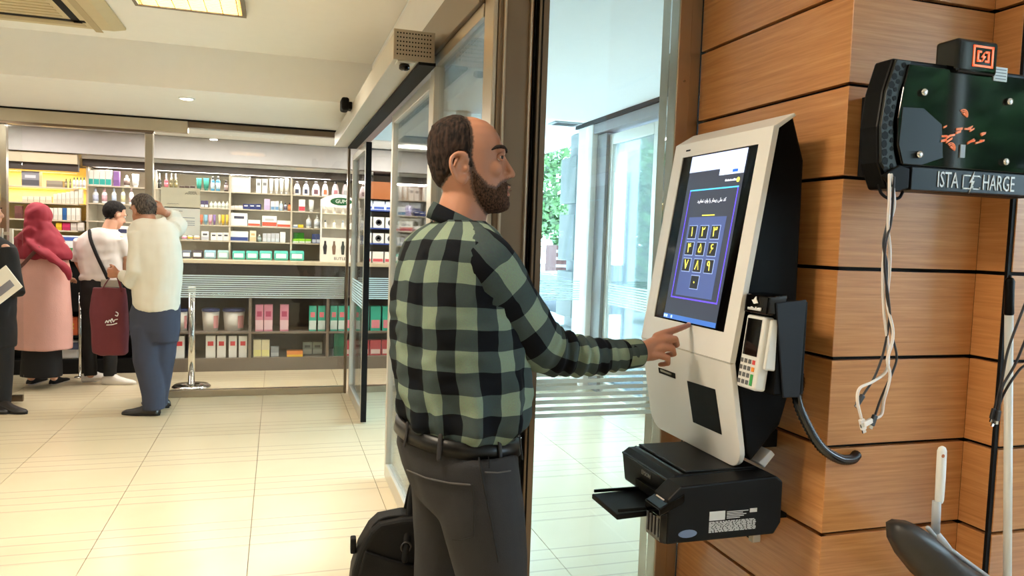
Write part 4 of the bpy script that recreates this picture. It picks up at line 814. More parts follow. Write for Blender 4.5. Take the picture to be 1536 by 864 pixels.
for r_ in range(4):
    for c_ in range(3):
        ch = digs[r_][c_]
        if ch == ' ': continue
        s = .340-r_*.0485; y = 1.962-c_*.0605
        rect('key_edge', y-.0225, y+.0225, s-.0205, s+.0205, -.0004, m_kb2, ks); rect('key', y-.0205, y+.0205, s-.0185, s+.0185, .0003, m_key, ks)
        text(ch, .040, SCR(s, y, .0012), (0, -1, 0), ux, m_yel, 'key_digit', ks, depth=.0004)
text(fa('کد ملی بیمار را وارد نمایید'), .0145, SCR(.432, 1.89, .0006), (0, -1, 0), ux, em('ui_text', (226, 230, 240), 1.), 'screen_text', ks, depth=.0003)
rect('input_line', 1.86, 1.925, .388, .391, .0003, m_yel, ks)
MB().prism([(.485+.007*math.sin(a), 1.776+.007*math.cos(a)) for a in np.linspace(0, 2*math.pi, 14, endpoint=False)], lambda a, b, q: SCR(a, b, q), .0003, -.0003).build('screen_logo', m_yel, ks)
Rq = random.Random(2); yy_ = 1.838
while yy_ > 1.79:
    w2 = Rq.uniform(.002, .006); rect('screen_logo_text', yy_-w2, yy_, .4835, .4835+Rq.uniform(.003, .006), .0003, em('ui_text'), ks); yy_ -= w2+.0015
rect('maker_mark', 2.06, 2.085, .592, .597, .0007, m_black, ks)
# holder wing for the payment terminal
MB().prism([(1.165, 1.335), (1.252, 1.345), (1.248, 1.10), (1.2, 1.10)], lambda a, b, d: (a, d, b), Y0-.105, Y0-.10).build('holder_wing', mat('navy_plastic', (22, 26, 34), .5, spec=.3), ks, bevel=.002)
MB().box(1.175, 1.262, Y0-.0995, Y0+.011, 1.105, 1.34).build('holder_bracket', m_kb, ks, bevel=.004)
tb = np.array([1.128, 0, 1.345])
MB().prism([(1.142, 1.305), (1.147, 1.352), (1.2, 1.356), (1.2, 1.305)], lambda a, b, d: (a, d, b), Y0-.10, Y0-.004).build('holder_cap', m_gloss, ks, bevel=.004)
m_mark = mat('white_print', (236, 236, 236), .6)
cy, cz, cx = Y0-.052, 1.338, 1.1395
MB().prism([(cy-.012, cz-.006), (cy+.003, cz-.009), (cy+.012, cz), (cy+.004, cz+.002), (cy-.004, cz+.010), (cy-.005, cz+.002)], lambda a, b, d: (cx+d, a, b), 0, .003).build('emblem', m_mark, ks)
yy_ = cy+.026; mb = MB()
while yy_ > cy-.026:
    w2 = Rq.uniform(.002, .006); hh = Rq.uniform(.002, .006); mb.box(1.1385, 1.1415, yy_-w2, yy_, 1.316, 1.316+hh); yy_ -= w2+.001
mb.box(1.1385, 1.1415, cy-.026, cy+.026, 1.3135, 1.315); mb.build('emblem_text', m_mark, ks)
# conduit to the wall, bracket under the kiosk
t = thing('conduit', 'black corrugated cable conduit curving from the kiosk into the timber wall', 'conduit', (1.30, 1.62, .95))
cpts = [(1.318, 1.705, 1.20), (1.325, 1.655, 1.13)]+[tuple(float(q) for q in on(px, py, 1, yy)) for px, py, yy in ((1196, 600, 1.60), (1212, 640, 1.575), (1233, 672, 1.562), (1258, 688, 1.56), (1277, 689, 1.572), (1285, 682, 1.59))]
pts = spline(cpts, 14); tr = tube_rings(pts, [.0135 if i % 2 else .0112 for i in range(len(pts))], 12, 1., None, False)
MB().rings(tr).build('tube', mat('conduit_black', (22, 24, 28), .25, coat=.3), t, True)
t = thing('kiosk_bracket', 'grey steel bracket under the kiosk above the printer', 'bracket', (1.27, 1.75, .90))
MB().prism([(1.225, .900), (1.262, .932), (1.275, .92), (1.245, .886)], lambda a, b, d: (a, d, b), 1.672, 1.76).build('arm', pm((200, 200, 202)), t, bevel=.002)
MB().box(1.262, 1.3775, 1.80, 1.86, .90, .95).build('wall_arm', m_matte, t, bevel=.002)
MB().box(1.3185, 1.3775, 1.78, 2.05, 1.15, 1.65).build('wall_mount', m_matte, ks, bevel=.003)
# ================================================================== payment terminal
pt_ = thing('payment_terminal', 'white card payment terminal with dark display in the kiosk side holder', 'payment terminal', (1.16, 1.6, 1.11))
m_pw = mat('terminal_white', (222, 222, 218), .35)
ty0, ty1 = Y0-.086, Y0-.008
ta, tb = np.array([1.150, 0, 1.30]), np.array([1.128, 0, 1.115]); tu = (ta-tb); TL = np.linalg.norm(tu); tu /= TL; tn = np.array([-tu[2], 0, tu[0]])
def TP(s, y, d=0.): return tb+tu*s+np.array([0, y, 0])+tn*d
MB().prism([(0, ty0), (0, ty1), (TL, ty1), (TL, ty0)], lambda a, b, d: TP(a, b, d), -.034, 0).build('housing', m_pw, pt_, bevel=.007, bseg=3)
MB().prism([(TL*.30, ty0-.012), (TL*.98, ty0-.012), (TL*.98, ty0-.001), (TL*.30, ty0-.001)], lambda a, b, d: TP(a, b, d), -.045, -.012).build('printer_cover', m_pw, pt_, bevel=.004)
def tr_(nm, y0, y1, s0, s1, m_): MB().prism([(s0, y0), (s0, y1), (s1, y1), (s1, y0)], lambda a, b, d: TP(a, b, d), .0018, .0002).build(nm, m_, pt_, bevel=.0006)
tr_('display', ty0+.010, ty1-.010, TL*.45, TL*.95, m_gloss)
kc = [(150, 150, 148)]*3
for r_ in range(4):
    for c_ in range(4):
        s = TL*(.37-.095*r_); y = ty1-.011-.0165*c_
        if c_ == 3 and r_ == 3: continue
        col_ = {(3, 0): (206, 70, 70), (3, 1): (236, 140, 50), (3, 2): (60, 160, 80)}.get((c_, r_), (96, 96, 98))
        s0 = s-.0055 if not (c_ == 3 and r_ == 2) else s-.0055-TL*.095
        tr_('key', y-.0055, y+.0055, s0, s+.0055, pm(col_))
# ================================================================== printer below the kiosk
pr = thing('ink_tank_printer', 'black ink tank printer with open paper tray below the kiosk', 'printer', (1.08, 1.77, .72))
m_pb = mat('printer_black', (4, 4, 5), .5, var=.1, spec=.22)
mx0 = .968
px0, px1, py0, py1, pz0, pz1 = .872, 1.26, 1.612, 1.965, .728, .876
mb = MB(); mb.prism([(px0+.055, pz0+.0), (px1-.02, pz0), (px1, pz0+.03), (px1, pz1-.01), (px1-.02, pz1+.006), (px0+.09, pz1-.004), (px0+.055, pz1-.035)], lambda a, b, d: (a, d, b), py0+.001, py0+.075); mb.build('tank_side_body', m_pb, pr, bevel=.005)
MB().prism([(mx0+.012, pz0+.05), (px1-.02, pz0+.02), (px1, pz0+.05), (px1, pz1-.01), (px1-.02, pz1+.006), (mx0+.02, pz1), (mx0, pz1-.014)], lambda a, b, d: (a, d, b), py0+.076, py1).build('main_body', m_pb, pr, bevel=.006)
MB().box(mx0+.05, px1-.03, py0+.082, py1-.006, pz1+.002, pz1+.008).build('scanner_lid', mat('lid_black', (9, 9, 10), .5, spec=.35), pr, bevel=.004)
MB().prism([(mx0-.002, pz1-.014), (mx0+.045, pz1+.003), (mx0+.047, pz1-.002), (mx0, pz1-.02)], lambda a, b, d: (a, d, b), py0+.08, py1-.003).build('control_panel', m_gloss, pr, bevel=.002)
MB().prism([(px0+.03, pz1-.055), (px0+.10, pz1-.02), (px0+.10, pz1-.045), (px0+.03, pz1-.075)], lambda a, b, d: (a, d, b), py0-.001, py0+.0745).build('tank_cover', m_gloss, pr, bevel=.003)
MB().prism([(px0+.052, pz1-.0425), (px0+.083, pz1-.027), (px0+.083, pz1-.0255), (px0+.052, pz1-.041)], lambda a, b, d: (a, d, b), py0+.02, py0+.06).build('instruction_label', pm((206, 196, 186)), pr)
MB().prism([(px0+.036, pz0+.008), (px0+.054, pz0+.002), (px0+.054, pz1-.066), (px0+.036, pz1-.072)], lambda a, b, d: (a, d, b), py0, py0+.0745).build('tank_front', m_gloss, pr, bevel=.002)
for i in range(4): MB().box(px0+.0335, px0+.0355, py0+.010+i*.017, py0+.018+i*.017, pz0+.018, pz0+.065).build('ink_window', mat('ink_window_grey', (96, 98, 100), .3), pr)
MB().box(px0+.033, px0+.0355, py0+.02, py0+.042, pz0+.074, pz0+.088).build('badge', pm((150, 146, 140)), pr)
MB().prism([(.828, pz0+.056), (mx0+.03, pz0+.062), (mx0+.03, pz0+.048), (.828, pz0+.042)], lambda a, b, d: (a, d, b), py0+.078, py0+.24).build('output_tray', m_pb, pr, bevel=.003)
for y in (py0+.080, py0+.231): MB().box(.832, mx0+.01, y, y+.007, pz0+.0605, pz0+.069).build('tray_rim', m_pb, pr, bevel=.002)
MB().box(mx0-.004, mx0+.018, py0+.082, py0+.25, pz0+.064, pz1-.06).build('tray_opening', m_matte, pr)
text('EPSON', .017, (mx0+.0005, py0+.20, pz1-.035), (0, -1, 0), (0, 0, 1), pm((170, 168, 164)), 'maker_mark', pr)
# rating label on the side: plain patch and small print
lx0, lx1, lz0, lz1 = 1.045, 1.185, .748, .803
def lab(a0, a1, b0, b1, m_, nm, d=.0006): MB().box(lx0+(lx1-lx0)*a0, lx0+(lx1-lx0)*a1, py0-d, py0-.0002+.0006, lz0+(lz1-lz0)*b0, lz0+(lz1-lz0)*b1).build(nm, m_, pr)
m_lw = pm((206, 206, 204)); lab(.0, .32, .58, 1., m_lw, 'label_patch'); lab(.84, .99, .82, 1., m_lw, 'label_patch')
R5 = random.Random(4)
for i in range(10):
    b = .02+i*.052; a = 0.
    while a < .96:
        l = R5.uniform(.03, .11); lab(a, min(a+l, .98), b, b+.03, m_lw, 'label_print'); a += l+.02
for i in range(5): lab(.36, .36+R5.uniform(.25, .45), .62+i*.075, .65+i*.075, m_lw, 'label_print')
MB().prism([(1.0+.026*math.cos(a)-.015, .752+.010*math.sin(a)) for a in np.linspace(0, 2*math.pi, 18, endpoint=False)], lambda a, b, d: (a, d, b), py0-.0008, py0+.0005).build('side_sticker', pm((104, 120, 150)), pr)
sh = thing('printer_shelf', 'steel wall shelf bracket carrying the printer', 'bracket', (1.3, 1.75, .70))
MB().box(1.0, 1.376, 1.74, 1.93, .715, .7275).build('shelf_plate', m_matte, sh); MB().prism([(1.376, .714), (1.376, .60), (1.358, .60), (1.20, .714)], lambda a, b, d: (a, d, b), 1.86, 1.875).build('gusset', m_matte, sh)
MB().box(1.20, 1.225, 1.645, 1.665, .695, .7275).build('clip', m_steel, sh, bevel=.003)
# ================================================================== phone charging station
m_cn = mat('charger_navy', (16, 19, 24), .35, spec=.3); m_or = mat('orange_glow_print', (226, 120, 60), .5, emit=.25)  # orange marks are only print, a faint glow is put into their colour
YF = 1.38
def cq(px, py, y=YF-.001): p = on(px, py, 1, y); return float(p[0]), float(p[2])
ch = thing('phone_charging_station', 'black wall mounted phone charging station with glossy front and orange marks', 'charging station', (1.53, 1.45, 1.6))
CXM = 1.535
lo = [(1.315, 1.905), (1.292, 1.83), (1.283, 1.75), (1.29, 1.67), (1.318, 1.612)]
outl = lo+[(2*CXM-a, b) for a, b in lo[::-1]]
MB().prism(outl, lambda a, b, d: (a, d, b), YF+.012, YF+.068).build('housing', m_black, ch, bevel=.005)
gr = mat('grill_dark', (26, 30, 28), .3)
for sgn, nm in ((1, 'side_grill'), (-1, 'side_grill')):
    a_ = [(CXM+sgn*(x-CXM), z) for x, z in ((1.318, 1.9), (1.295, 1.83), (1.286, 1.75), (1.293, 1.67), (1.316, 1.64), (1.342, 1.65), (1.325, 1.70), (1.318, 1.76), (1.33, 1.83), (1.358, 1.9))]
    g_ = MB().prism(a_, lambda a, b, d: (a, d, b), YF+.004, YF+.0115).build(nm, gr, ch, bevel=.001)
    R6 = random.Random(9); mb = MB()
    for i in range(13):
        z = 1.655+i*.0188; 
        for j in range(2):
            xx = np.interp(z, [1.655, 1.70, 1.76, 1.83, 1.9], [1.309, 1.303, 1.2985, 1.307, 1.33])+j*.0165-.003+R6.uniform(-.002, .002); rr_ = R6.uniform(.0068, .0100)*(1 if j == 0 else .75); zz_ = z+j*.009
            mb.prism([(CXM+sgn*(xx-CXM)+rr_*math.cos(q)*R6.uniform(.8, 1.1), zz_+rr_*math.sin(q)*R6.uniform(.85, 1.15)) for q in np.linspace(0, 2*math.pi, 7, endpoint=False)], lambda a, b, d: (a, d, b), YF+.0030, YF+.0038)
    mb.build('grill_hole', m_matte if sgn > 0 else mat('hole_tan', (150, 106, 84), .6), g_)['kind'] = 'stuff'
fp = [(1.348, 1.892), (1.336, 1.84), (1.326, 1.77), (1.33, 1.71), (1.345, 1.668)]; fp = fp+[(2*CXM-a, b) for a, b in fp[::-1]]
MB().prism(fp, lambda a, b, d: (a, d, b), YF-.002, YF+.0115).build('front_panel', m_gloss, ch, bevel=.002)
q = [cq(1357, 160), cq(1400, 163), cq(1440, 185), cq(1447, 255), cq(1357, 250)]
MB().prism([(1.336, 1.795), (1.395, 1.797), (1.45, 1.765), (1.46, 1.69), (1.40, 1.67), (1.347, 1.67), (1.332, 1.71)], lambda a, b, d: (a, d, b), YF-.0035, YF-.0022).build('phone_pocket', m_cn, ch, bevel=.001)
MB().prism([(1.372, 1.665), (2*CXM-1.345, 1.665), (2*CXM-1.352, 1.615), (1.372, 1.612)], lambda a, b, d: (a, d, b), YF-.004, YF+.0115).build('name_plate', m_cn, ch, bevel=.002)
tx = CXM+.012
text('ISTA', .052, (tx-.070, YF-.005, 1.6385), (1, 0, 0), (0, 0, 1), pm((206, 208, 208)), 'lettering', ch, xs=.62)
text('HARGE', .052, (tx+.084, YF-.005, 1.6385), (1, 0, 0), (0, 0, 1), pm((206, 208, 208)), 'lettering', ch, xs=.60)
mb = MB()
for (x0, x1, z0, z1) in ((-.026, -.002, 1.652, 1.655), (-.026, -.002, 1.622, 1.625), (-.026, -.023, 1.622, 1.655), (.004, .028, 1.652, 1.655), (.004, .028, 1.622, 1.625), (.004, .007, 1.622, 1.63), (.004, .007, 1.646, 1.655), (.025, .028, 1.622, 1.628), (.025, .028, 1.65, 1.655)): mb.box(tx+x0, tx+x1, YF-.0055, YF-.0045, z0, z1)
mb.prism([(tx+.008, 1.664), (tx-.006, 1.637), (tx+.001, 1.637), (tx-.005, 1.612), (tx+.010, 1.642), (tx+.003, 1.642)], lambda a, b, d: (a, d, b), YF-.0058, YF-.0045); mb.build('lightning_mark', pm((214, 216, 216)), ch)
for px, py in ((1383, 139), (1376, 232), (1511, 153), (1505, 243)):
    x, z = cq(px, py); MB().lathe([(.0085, 0), (.0085, .006), (.007, .009)], (x, YF-.0022, z), 16, (0, -1, 0)).build('standoff', m_chrome, ch, True)
mb = MB(); R7 = random.Random(3)
for _ in range(20):
    x, z = cq(1412+R7.uniform(0, 62), 190+R7.uniform(0, 24)); a = R7.uniform(0, .6); l = R7.uniform(.002, .010); w2 = R7.uniform(.0016, .003)
    mb.prism([(x-l*math.cos(a), z-l*math.sin(a)-w2), (x+l*math.cos(a), z+l*math.sin(a)-w2), (x+l*math.cos(a)+.001, z+l*math.sin(a)+w2), (x-l*math.cos(a), z-l*math.sin(a)+w2)], lambda a_, b_, d: (a_, d, b_), YF-.0052, YF-.0022)
mb.build('orange_glow_print', m_or, ch)
for px, py in ((1444, 172), (1425, 222)):
    x, z = cq(px, py); mb = MB()
    for r0, r1 in ((.004, .0), (.0085, .0062), (.0125, .0105)):
        aa = np.linspace(-.5, 2.4, 10); mb.prism([(x+r0*math.cos(q), z+r0*math.sin(q)) for q in aa]+[(x+r1*math.cos(q), z+r1*math.sin(q)) for q in aa[::-1]], lambda a_, b_, d: (a_, d, b_), YF-.0052, YF-.0022)
    mb.build('orange_emblem', m_or, ch)
x, z = cq(1442, 227); MB().box(x-.007, x+.007, YF-.0052, YF-.0022, z-.015, z+.015).build('silver_sticker', pm((150, 152, 154)), ch)
x, z = cq(1499, 112); MB().box(x-.02, x+.02, YF-.0048, YF-.0022, z-.016, z+.016).build('info_sticker', pm((196, 206, 206)), ch)
for i in range(4): MB().box(x-.016, x+.016, YF-.0056, YF-.0049, z-.012+i*.007, z-.0095+i*.007).build('sticker_print', pm((120, 130, 134)), ch)
# logo box on top
MB().box(1.47, 1.592, YF-.014, YF+.05, 1.885, 1.962).build('logo_box', m_gloss, ch, bevel=.008, bseg=3)
x, z = 1.545, 1.925; mb = MB(); w2, h2, k2 = .030, .024, .0045
for (a0, a1, b0, b1) in ((-w2, w2, h2-k2, h2), (-w2, w2, -h2, -h2+k2), (-w2, -w2+k2, -h2, h2), (w2-k2, w2, -h2, h2)): mb.box(x+a0, x+a1, YF-.0160, YF-.0141, z+b0, z+b1)
for (a0, a1, b0, b1) in ((-.018, -.006, .008, .0125), (-.018, -.0135, -.0125, .0125), (-.018, -.006, -.0125, -.008), (.006, .018, .008, .0125), (.0135, .018, -.0125, .0125), (.006, .018, -.0125, -.008)): mb.box(x+a0, x+a1, YF-.0160, YF-.0141, z+b0, z+b1)
mb.prism([(x+.003, z+.010), (x-.006, z-.002), (x, z-.002), (x-.003, z-.012), (x+.007, z+.001), (x+.001, z+.001)], lambda a, b, d: (a, d, b), YF-.0165, YF-.0141)
mb.build('orange_logo', mat('orange_lit', (236, 110, 60), .4, emit=.7), ch)
MB().box(1.42, 1.65, YF+.0685, 1.5985, 1.66, 1.86).build('wall_bracket', m_matte, ch)
MB().prism([(1.29, 1.64), (1.335, 1.665), (1.365, 1.66), (1.365, 1.615), (1.33, 1.605)], lambda a, b, d: (a, d, b), YF-.006, YF+.0035).build('cable_outlet', m_matte, ch, bevel=.003)
lp_ = [on(px, py, 1, YF+.03) for px, py in ((1318, 278), (1322, 290), (1334, 298), (1348, 297), (1354, 288))]
MB().tube(spline(lp_, 5), .0035, 7).build('cable_clip', m_matte, ch, True)
# hanging charging cables
m_cw = mat('cable_white', (232, 224, 218), .45); m_ck = mat('cable_black', (40, 40, 44), .45)
def cable(pts, r, m_, label, grp, plug, pm_, k=6):
    P = [on(px, py, 1, yy) for px, py, yy in pts]; t = thing('charging_cable', label, 'cable', P[-1], grp)
    MB().tube(spline(P, k), r, 8).build('cord', m_, t, True); e = P[-1]; d = P[-1]-P[-2]; d /= np.linalg.norm(d); u = np.cross(d, (0, 1, 0)); u /= np.linalg.norm(u)
    MB().obox(e+d*.014, d, u, np.cross(d, u), .013, .0062*plug, .004).build('plug', pm_, t, bevel=.002); MB().obox(e+d*.031, d, u, np.cross(d, u), .004, .0042*plug, .0018).build('plug_tip', m_chrome, t)
cable([(1337, 262, 1.375), (1340, 285, 1.376), (1341, 312, 1.38), (1330, 345, 1.385), (1326, 372, 1.39), (1324, 420, 1.39), (1326, 470, 1.392), (1332, 520, 1.39), (1330, 555, 1.39), (1310, 572, 1.385), (1290, 582, 1.38), (1286, 600, 1.38), (1292, 628, 1.38)], .0034, m_cw, 'white charging cable ending in a small loop below the station', 'cables hanging from the charging station', 1.1, m_cw)
cable([(1334, 262, 1.372), (1334, 300, 1.37), (1332, 340, 1.376), (1335, 375, 1.383), (1334, 410, 1.384), (1331, 455, 1.386), (1339, 492, 1.38), (1338, 515, 1.378), (1331, 540, 1.38), (1335, 565, 1.38), (1326, 600, 1.38), (1322, 622, 1.38), (1308, 630, 1.378)], .0034, m_cw, 'white charging cable ending beside the white loop', 'cables hanging from the charging station', 1., m_cw)
cable([(1331, 266, 1.378), (1333, 320, 1.386), (1325, 365, 1.384), (1330, 395, 1.38), (1330, 440, 1.38), (1334, 475, 1.386), (1326, 525, 1.392), (1312, 565, 1.388), (1295, 592, 1.386)], .0027, m_ck, 'short black charging cable hanging with the white ones', 'cables hanging from the charging station', .9, m_ck)
cable([(1341, 266, 1.372), (1337, 330, 1.374), (1329, 362, 1.376), (1327, 400, 1.375), (1333, 450, 1.378), (1338, 500, 1.39), (1345, 535, 1.39), (1338, 560, 1.386), (1322, 596, 1.384), (1313, 622, 1.38)], .0027, m_ck, 'long black charging cable hanging with the white ones', 'cables hanging from the charging station', 1., m_ck)
cable([(1548, 430, 1.33), (1532, 470, 1.335), (1512, 525, 1.34), (1503, 570, 1.345), (1492, 612, 1.35)], .0030, m_ck, 'black charging cable hanging beside the pole, end apart', 'cables beside the pole', 1., m_ck)
cable([(1556, 470, 1.33), (1538, 510, 1.335), (1522, 548, 1.34), (1504, 580, 1.342), (1498, 615, 1.345)], .0030, m_ck, 'black charging cable hanging close along the pole', 'cables beside the pole', 1., m_ck)
cable([(1562, 500, 1.34), (1545, 540, 1.34), (1528, 556, 1.342), (1506, 590, 1.345), (1495, 620, 1.36)], .0030, m_ck, 'thin black charging cable curling toward the pole', 'cables beside the pole', .8, m_ck)
# ================================================================== squeegee pole and dustpan
def line_on(px, y, pys): return [on(a, b, 1, y) for a, b in pys]
YP = 1.41
p0 = on(1513.5, 470, 1, YP); p1 = on(1511, 864, 1, YP); d = (p1-p0)/(p1[2]-p0[2]); bt = p0+d*(0.03-p0[2])
t = thing('mop', 'white mop pole with black grip leaning by the timber wall', 'mop', (float(bt[0]), float(bt[1]), 0))
MB().tube([bt, p0], .0098, 14, round_ends=False).build('pole', mat('pole_white', (214, 216, 212), .35), t, True)
g1 = on(1514.5, 422, 1, YP); MB().tube([p0, p0+(g1-p0)*.3, p0+(g1-p0)*.7, g1], [.0115, .0108, .0108, .0118], 14).build('grip', m_black, t, True)
MB().tube([g1, on(1515, 414, 1, YP)], .004, 8).build('hanging_eye', m_black, t, True)
MB().box(float(bt[0])-.03, float(bt[0])+.10, YP-.05, YP+.05, .001, .035).build('mop_head', pm((90, 110, 150)), t, bevel=.01)
YD = 1.43
t = thing('dustpan', 'black dustpan standing upright with white and grey handle', 'dustpan', (1.62, 1.4, 0))
h = [on(a, b, 1, YD) for a, b in ((1403, 800), (1405, 752))]; MB().tube(h, .0105, 12, round_ends=False).build('shaft', mat('handle_grey', (176, 180, 184), .4), t, True)
h2 = [on(a, b, 1, YD) for a, b in ((1409, 750), (1411, 715), (1413, 676))]; MB().tube(h2, [.0122, .0132, .0128], 14, flat=.7, up=(0, 1, 0)).build('grip', mat('grip_white', (236, 236, 232), .4), t, True)
e = on(1414.5, 684, 1, YD-.0105); MB().lathe([(.0045, 0), (.0045, .001)], e, 12, (0, -1, 0)).build('hang_hole', pm((190, 110, 60)), t)
cl = [(1343, 790), (1352, 785), (1372, 787), (1385, 795), (1402, 812), (1425, 830), (1450, 848), (1480, 868), (1500, 900), (1470, 925), (1420, 900), (1380, 866), (1356, 836), (1344, 812)]
ce = on(1410, 850, 1, YD); P2 = []
ring0 = [on(a, b, 1, YD-.02) for a, b in cl]; c0 = sum(ring0)/len(ring0)
rr = []
for s, dy in ((1., .03), (1.02, .0), (1., -.012), (.9, -.03), (.72, -.052), (.45, -.066), (.15, -.072)): rr.append([c0+(p-c0)*s+np.array([0, dy, 0]) for p in ring0])
MB().rings(rr).build('pan', mat('pan_black', (44, 42, 40), .45, var=.2, bump=.3, bs=14), t, True)
rim = [on(a, b, 1, YD-.005) for a, b in ((1392, 792), (1404, 806), (1428, 826), (1455, 846), (1488, 870))]; MB().tube(spline(rim, 4), .006, 8).build('rim', mat('handle_grey'), t, True)
MB().tube([on(1403, 800, 1, YD), on(1412, 812, 1, YD-.01), on(1424, 824, 1, YD-.02)], [.0105, .012, .008], 10).build('socket', mat('handle_grey'), t, True)
lb = on(1478, 910, 1, YD); MB().tube([lb, (float(lb[0])-.01, YD, .25), (float(lb[0])-.02, YD, .012)], [.03, .012, .012], 10).build('lower_stem', m_black, t, True); MB().box(float(lb[0])-.12, float(lb[0])+.03, YD-.07, YD+.06, .001, .03).build('foot', m_black, t, bevel=.01)
# ================================================================== people: shared helpers
r0 = np.array([math.cos(YAW), -math.sin(YAW), 0.]); b0 = np.array([math.sin(YAW), math.cos(YAW), 0.]); ez = np.array([0, 0, 1.])
def proj(V):
    d = V-CC; z = d@CF; return 768+FPX*(d@CR)/z, 432-FPX*(d@CU)/z
def ring_(c, A, B, n=32, p=2.): 
    out = []
    for a in np.linspace(0, 2*math.pi, n, endpoint=False):
        ca, sa = math.cos(a), math.sin(a); out.append(c+A*math.copysign(abs(ca)**(2/p), ca)+B*math.copysign(abs(sa)**(2/p), sa))
    return out
def stack(mb, specs, t, n=28, rot=0., p=2.3):
    """horizontal rings from (py, px_left, px_right, half_depth[, depth shift])"""
    u = r0*math.cos(rot)+b0*math.sin(rot); v = -r0*math.sin(rot)+b0*math.cos(rot); rr = []
    for s in specs:
        py, a, b, hd = s[:4]; dd = s[4] if len(s) > 4 else 0.
        c = cp((a+b)/2, py, t+dd); hw = (b-a)/2*(t+dd)/FPX; rr.append(ring_(c, u*hw, v*hd, n, p))
    return mb.rings(rr)
def nz(p, s): return noise.noise(Vector((p[0]*s, p[1]*s, p[2]*s)))
def wrinkle(me, amp, scale, stretch=(1, 1, 1)):
    n = len(me.vertices); co = np.empty(n*3); me.vertices.foreach_get('co', co); co = co.reshape(-1, 3); no = np.empty(n*3); me.vertices.foreach_get('normal', no); no = no.reshape(-1, 3)
    d = np.array([nz((c[0]*stretch[0], c[1]*stretch[1], c[2]*stretch[2]), scale)+.5*nz((c[0]*stretch[0]+9, c[1]*stretch[1], c[2]*stretch[2]), scale*2.1) for c in co])
    co += no*(amp*d)[:, None]; me.vertices.foreach_set('co', co.ravel()); me.update(); return me
def sub_shell(me, vmask, off, name, m_, parent, jitter=0., jscale=200.):
    """copy of the faces whose vertices are all in vmask, pushed out along the normals by off (scalar or per vertex)"""
    n = len(me.vertices); co = np.empty(n*3); me.vertices.foreach_get('co', co); co = co.reshape(-1, 3); no = np.empty(n*3); me.vertices.foreach_get('normal', no); no = no.reshape(-1, 3)
    off = np.broadcast_to(off, n); fs = [tuple(p.vertices) for p in me.polygons if all(vmask[i] for i in p.vertices)]
    ids = sorted({i for f in fs for i in f}); mp = {i: k for k, i in enumerate(ids)}
    V = [co[i]+no[i]*(off[i]+(jitter*nz(co[i], jscale) if jitter else 0)) for i in ids]
    mb = MB(); mb.v = [tuple(v) for v in V]; mb.f = [tuple(mp[i] for i in f) for f in fs]
    out = bpy.data.meshes.new(name); out.from_pydata(mb.v, [], mb.f); out.update(); out.polygons.foreach_set('use_smooth', [True]*len(out.polygons))
    return link(name, out, m_, parent)
def hand(mb, wrist, d, thumb, palm, curls, s=1., spread=.06):
    """palm and five fingers: d = pointing direction, thumb = direction of the thumb side, palm = direction the palm faces"""
    wrist, d, thumb, palm = [np.asarray(q, float) for q in (wrist, d, thumb, palm)]
    d /= np.linalg.norm(d); thumb = thumb-d*np.dot(d, thumb); thumb /= np.linalg.norm(thumb); palm = np.cross(d, thumb)*np.sign(np.dot(np.cross(d, thumb), palm) or 1)
    rr = [ring_(wrist+d*a*s, thumb*w_*s, palm*h_*s, 16, 2.4) for a, w_, h_ in ((-.02, .024, .019), (.0, .026, .019), (.03, .037, .018), (.06, .042, .016), (.085, .041, .0135), (.094, .036, .009))]; mb.rings(rr)
    for k, (o, L_, r_) in enumerate(((.031, .072, .0090), (.0105, .080, .0094), (-.0105, .074, .0089), (-.030, .058, .0078))):
        p = wrist+d*(.082-.004*abs(k-1))*s+thumb*o*s; dd = d+thumb*spread*(1.5-k)*.6; dd /= np.linalg.norm(dd); pts = [p-dd*.012*s, p]; ang = 0
        for f, fr in ((.42, 0), (.32, 1), (.26, 1)):
            ang += curls[k]*(1. if fr else .75); v = dd*math.cos(ang)+palm*math.sin(ang); p = p+v*L_*f*s; pts.append(p)
        mb.tube(pts, [r_*s*1.08, r_*s*1.05, r_*s, r_*s*.93, r_*s*.82], 10)
    p = wrist+d*.022*s+thumb*.024*s; v1 = d*.62+thumb*.62+palm*.35; v1 /= np.linalg.norm(v1); v2 = d*.85+thumb*.2+palm*curls[4]; v2 /= np.linalg.norm(v2); v3 = d*.85-thumb*.1+palm*curls[4]*1.2; v3 /= np.linalg.norm(v3)
    mb.tube([p, p+v1*.042*s, p+v1*.042*s+v2*.032*s, p+v1*.042*s+v2*.032*s+v3*.024*s], [.014*s, .0115*s, .0102*s, .0085*s], 10)
def skin_mat(name, rgb, freckle=.1):
    m, nt, b = new_mat(name); N = nt.nodes; L = nt.links; tc = N.new('ShaderNodeTexCoord')
    n1 = N.new('ShaderNodeTexNoise'); n1.inputs['Scale'].default_value = 26; n1.inputs['Detail'].default_value = 5; L.new(tc.outputs['Object'], n1.inputs['Vector'])
    mx = N.new('ShaderNodeMix'); mx.data_type = 'RGBA'; c = srgb(*rgb); mx.inputs[6].default_value = tuple(q*(1-freckle) for q in c[:3])+(1,); mx.inputs[7].default_value = (min(1, c[0]*1.12), c[1]*1.03, c[2], 1)
    L.new(n1.outputs['Fac'], mx.inputs[0]); L.new(mx.outputs[2], b.inputs['Base Color']); b.inputs['Roughness'].default_value = .5; b.inputs['Subsurface Weight'].default_value = .12; b.inputs['Subsurface Radius'].default_value = (.012, .005, .003); b.inputs['Subsurface Scale'].default_value = .5
    n2 = N.new('ShaderNodeTexNoise'); n2.inputs['Scale'].default_value = 350; L.new(tc.outputs['Object'], n2.inputs['Vector']); bp = N.new('ShaderNodeBump'); bp.inputs['Strength'].default_value = .12; bp.inputs['Distance'].default_value = .002; L.new(n2.outputs['Fac'], bp.inputs['Height']); L.new(bp.outputs[0], b.inputs['Normal']); return m
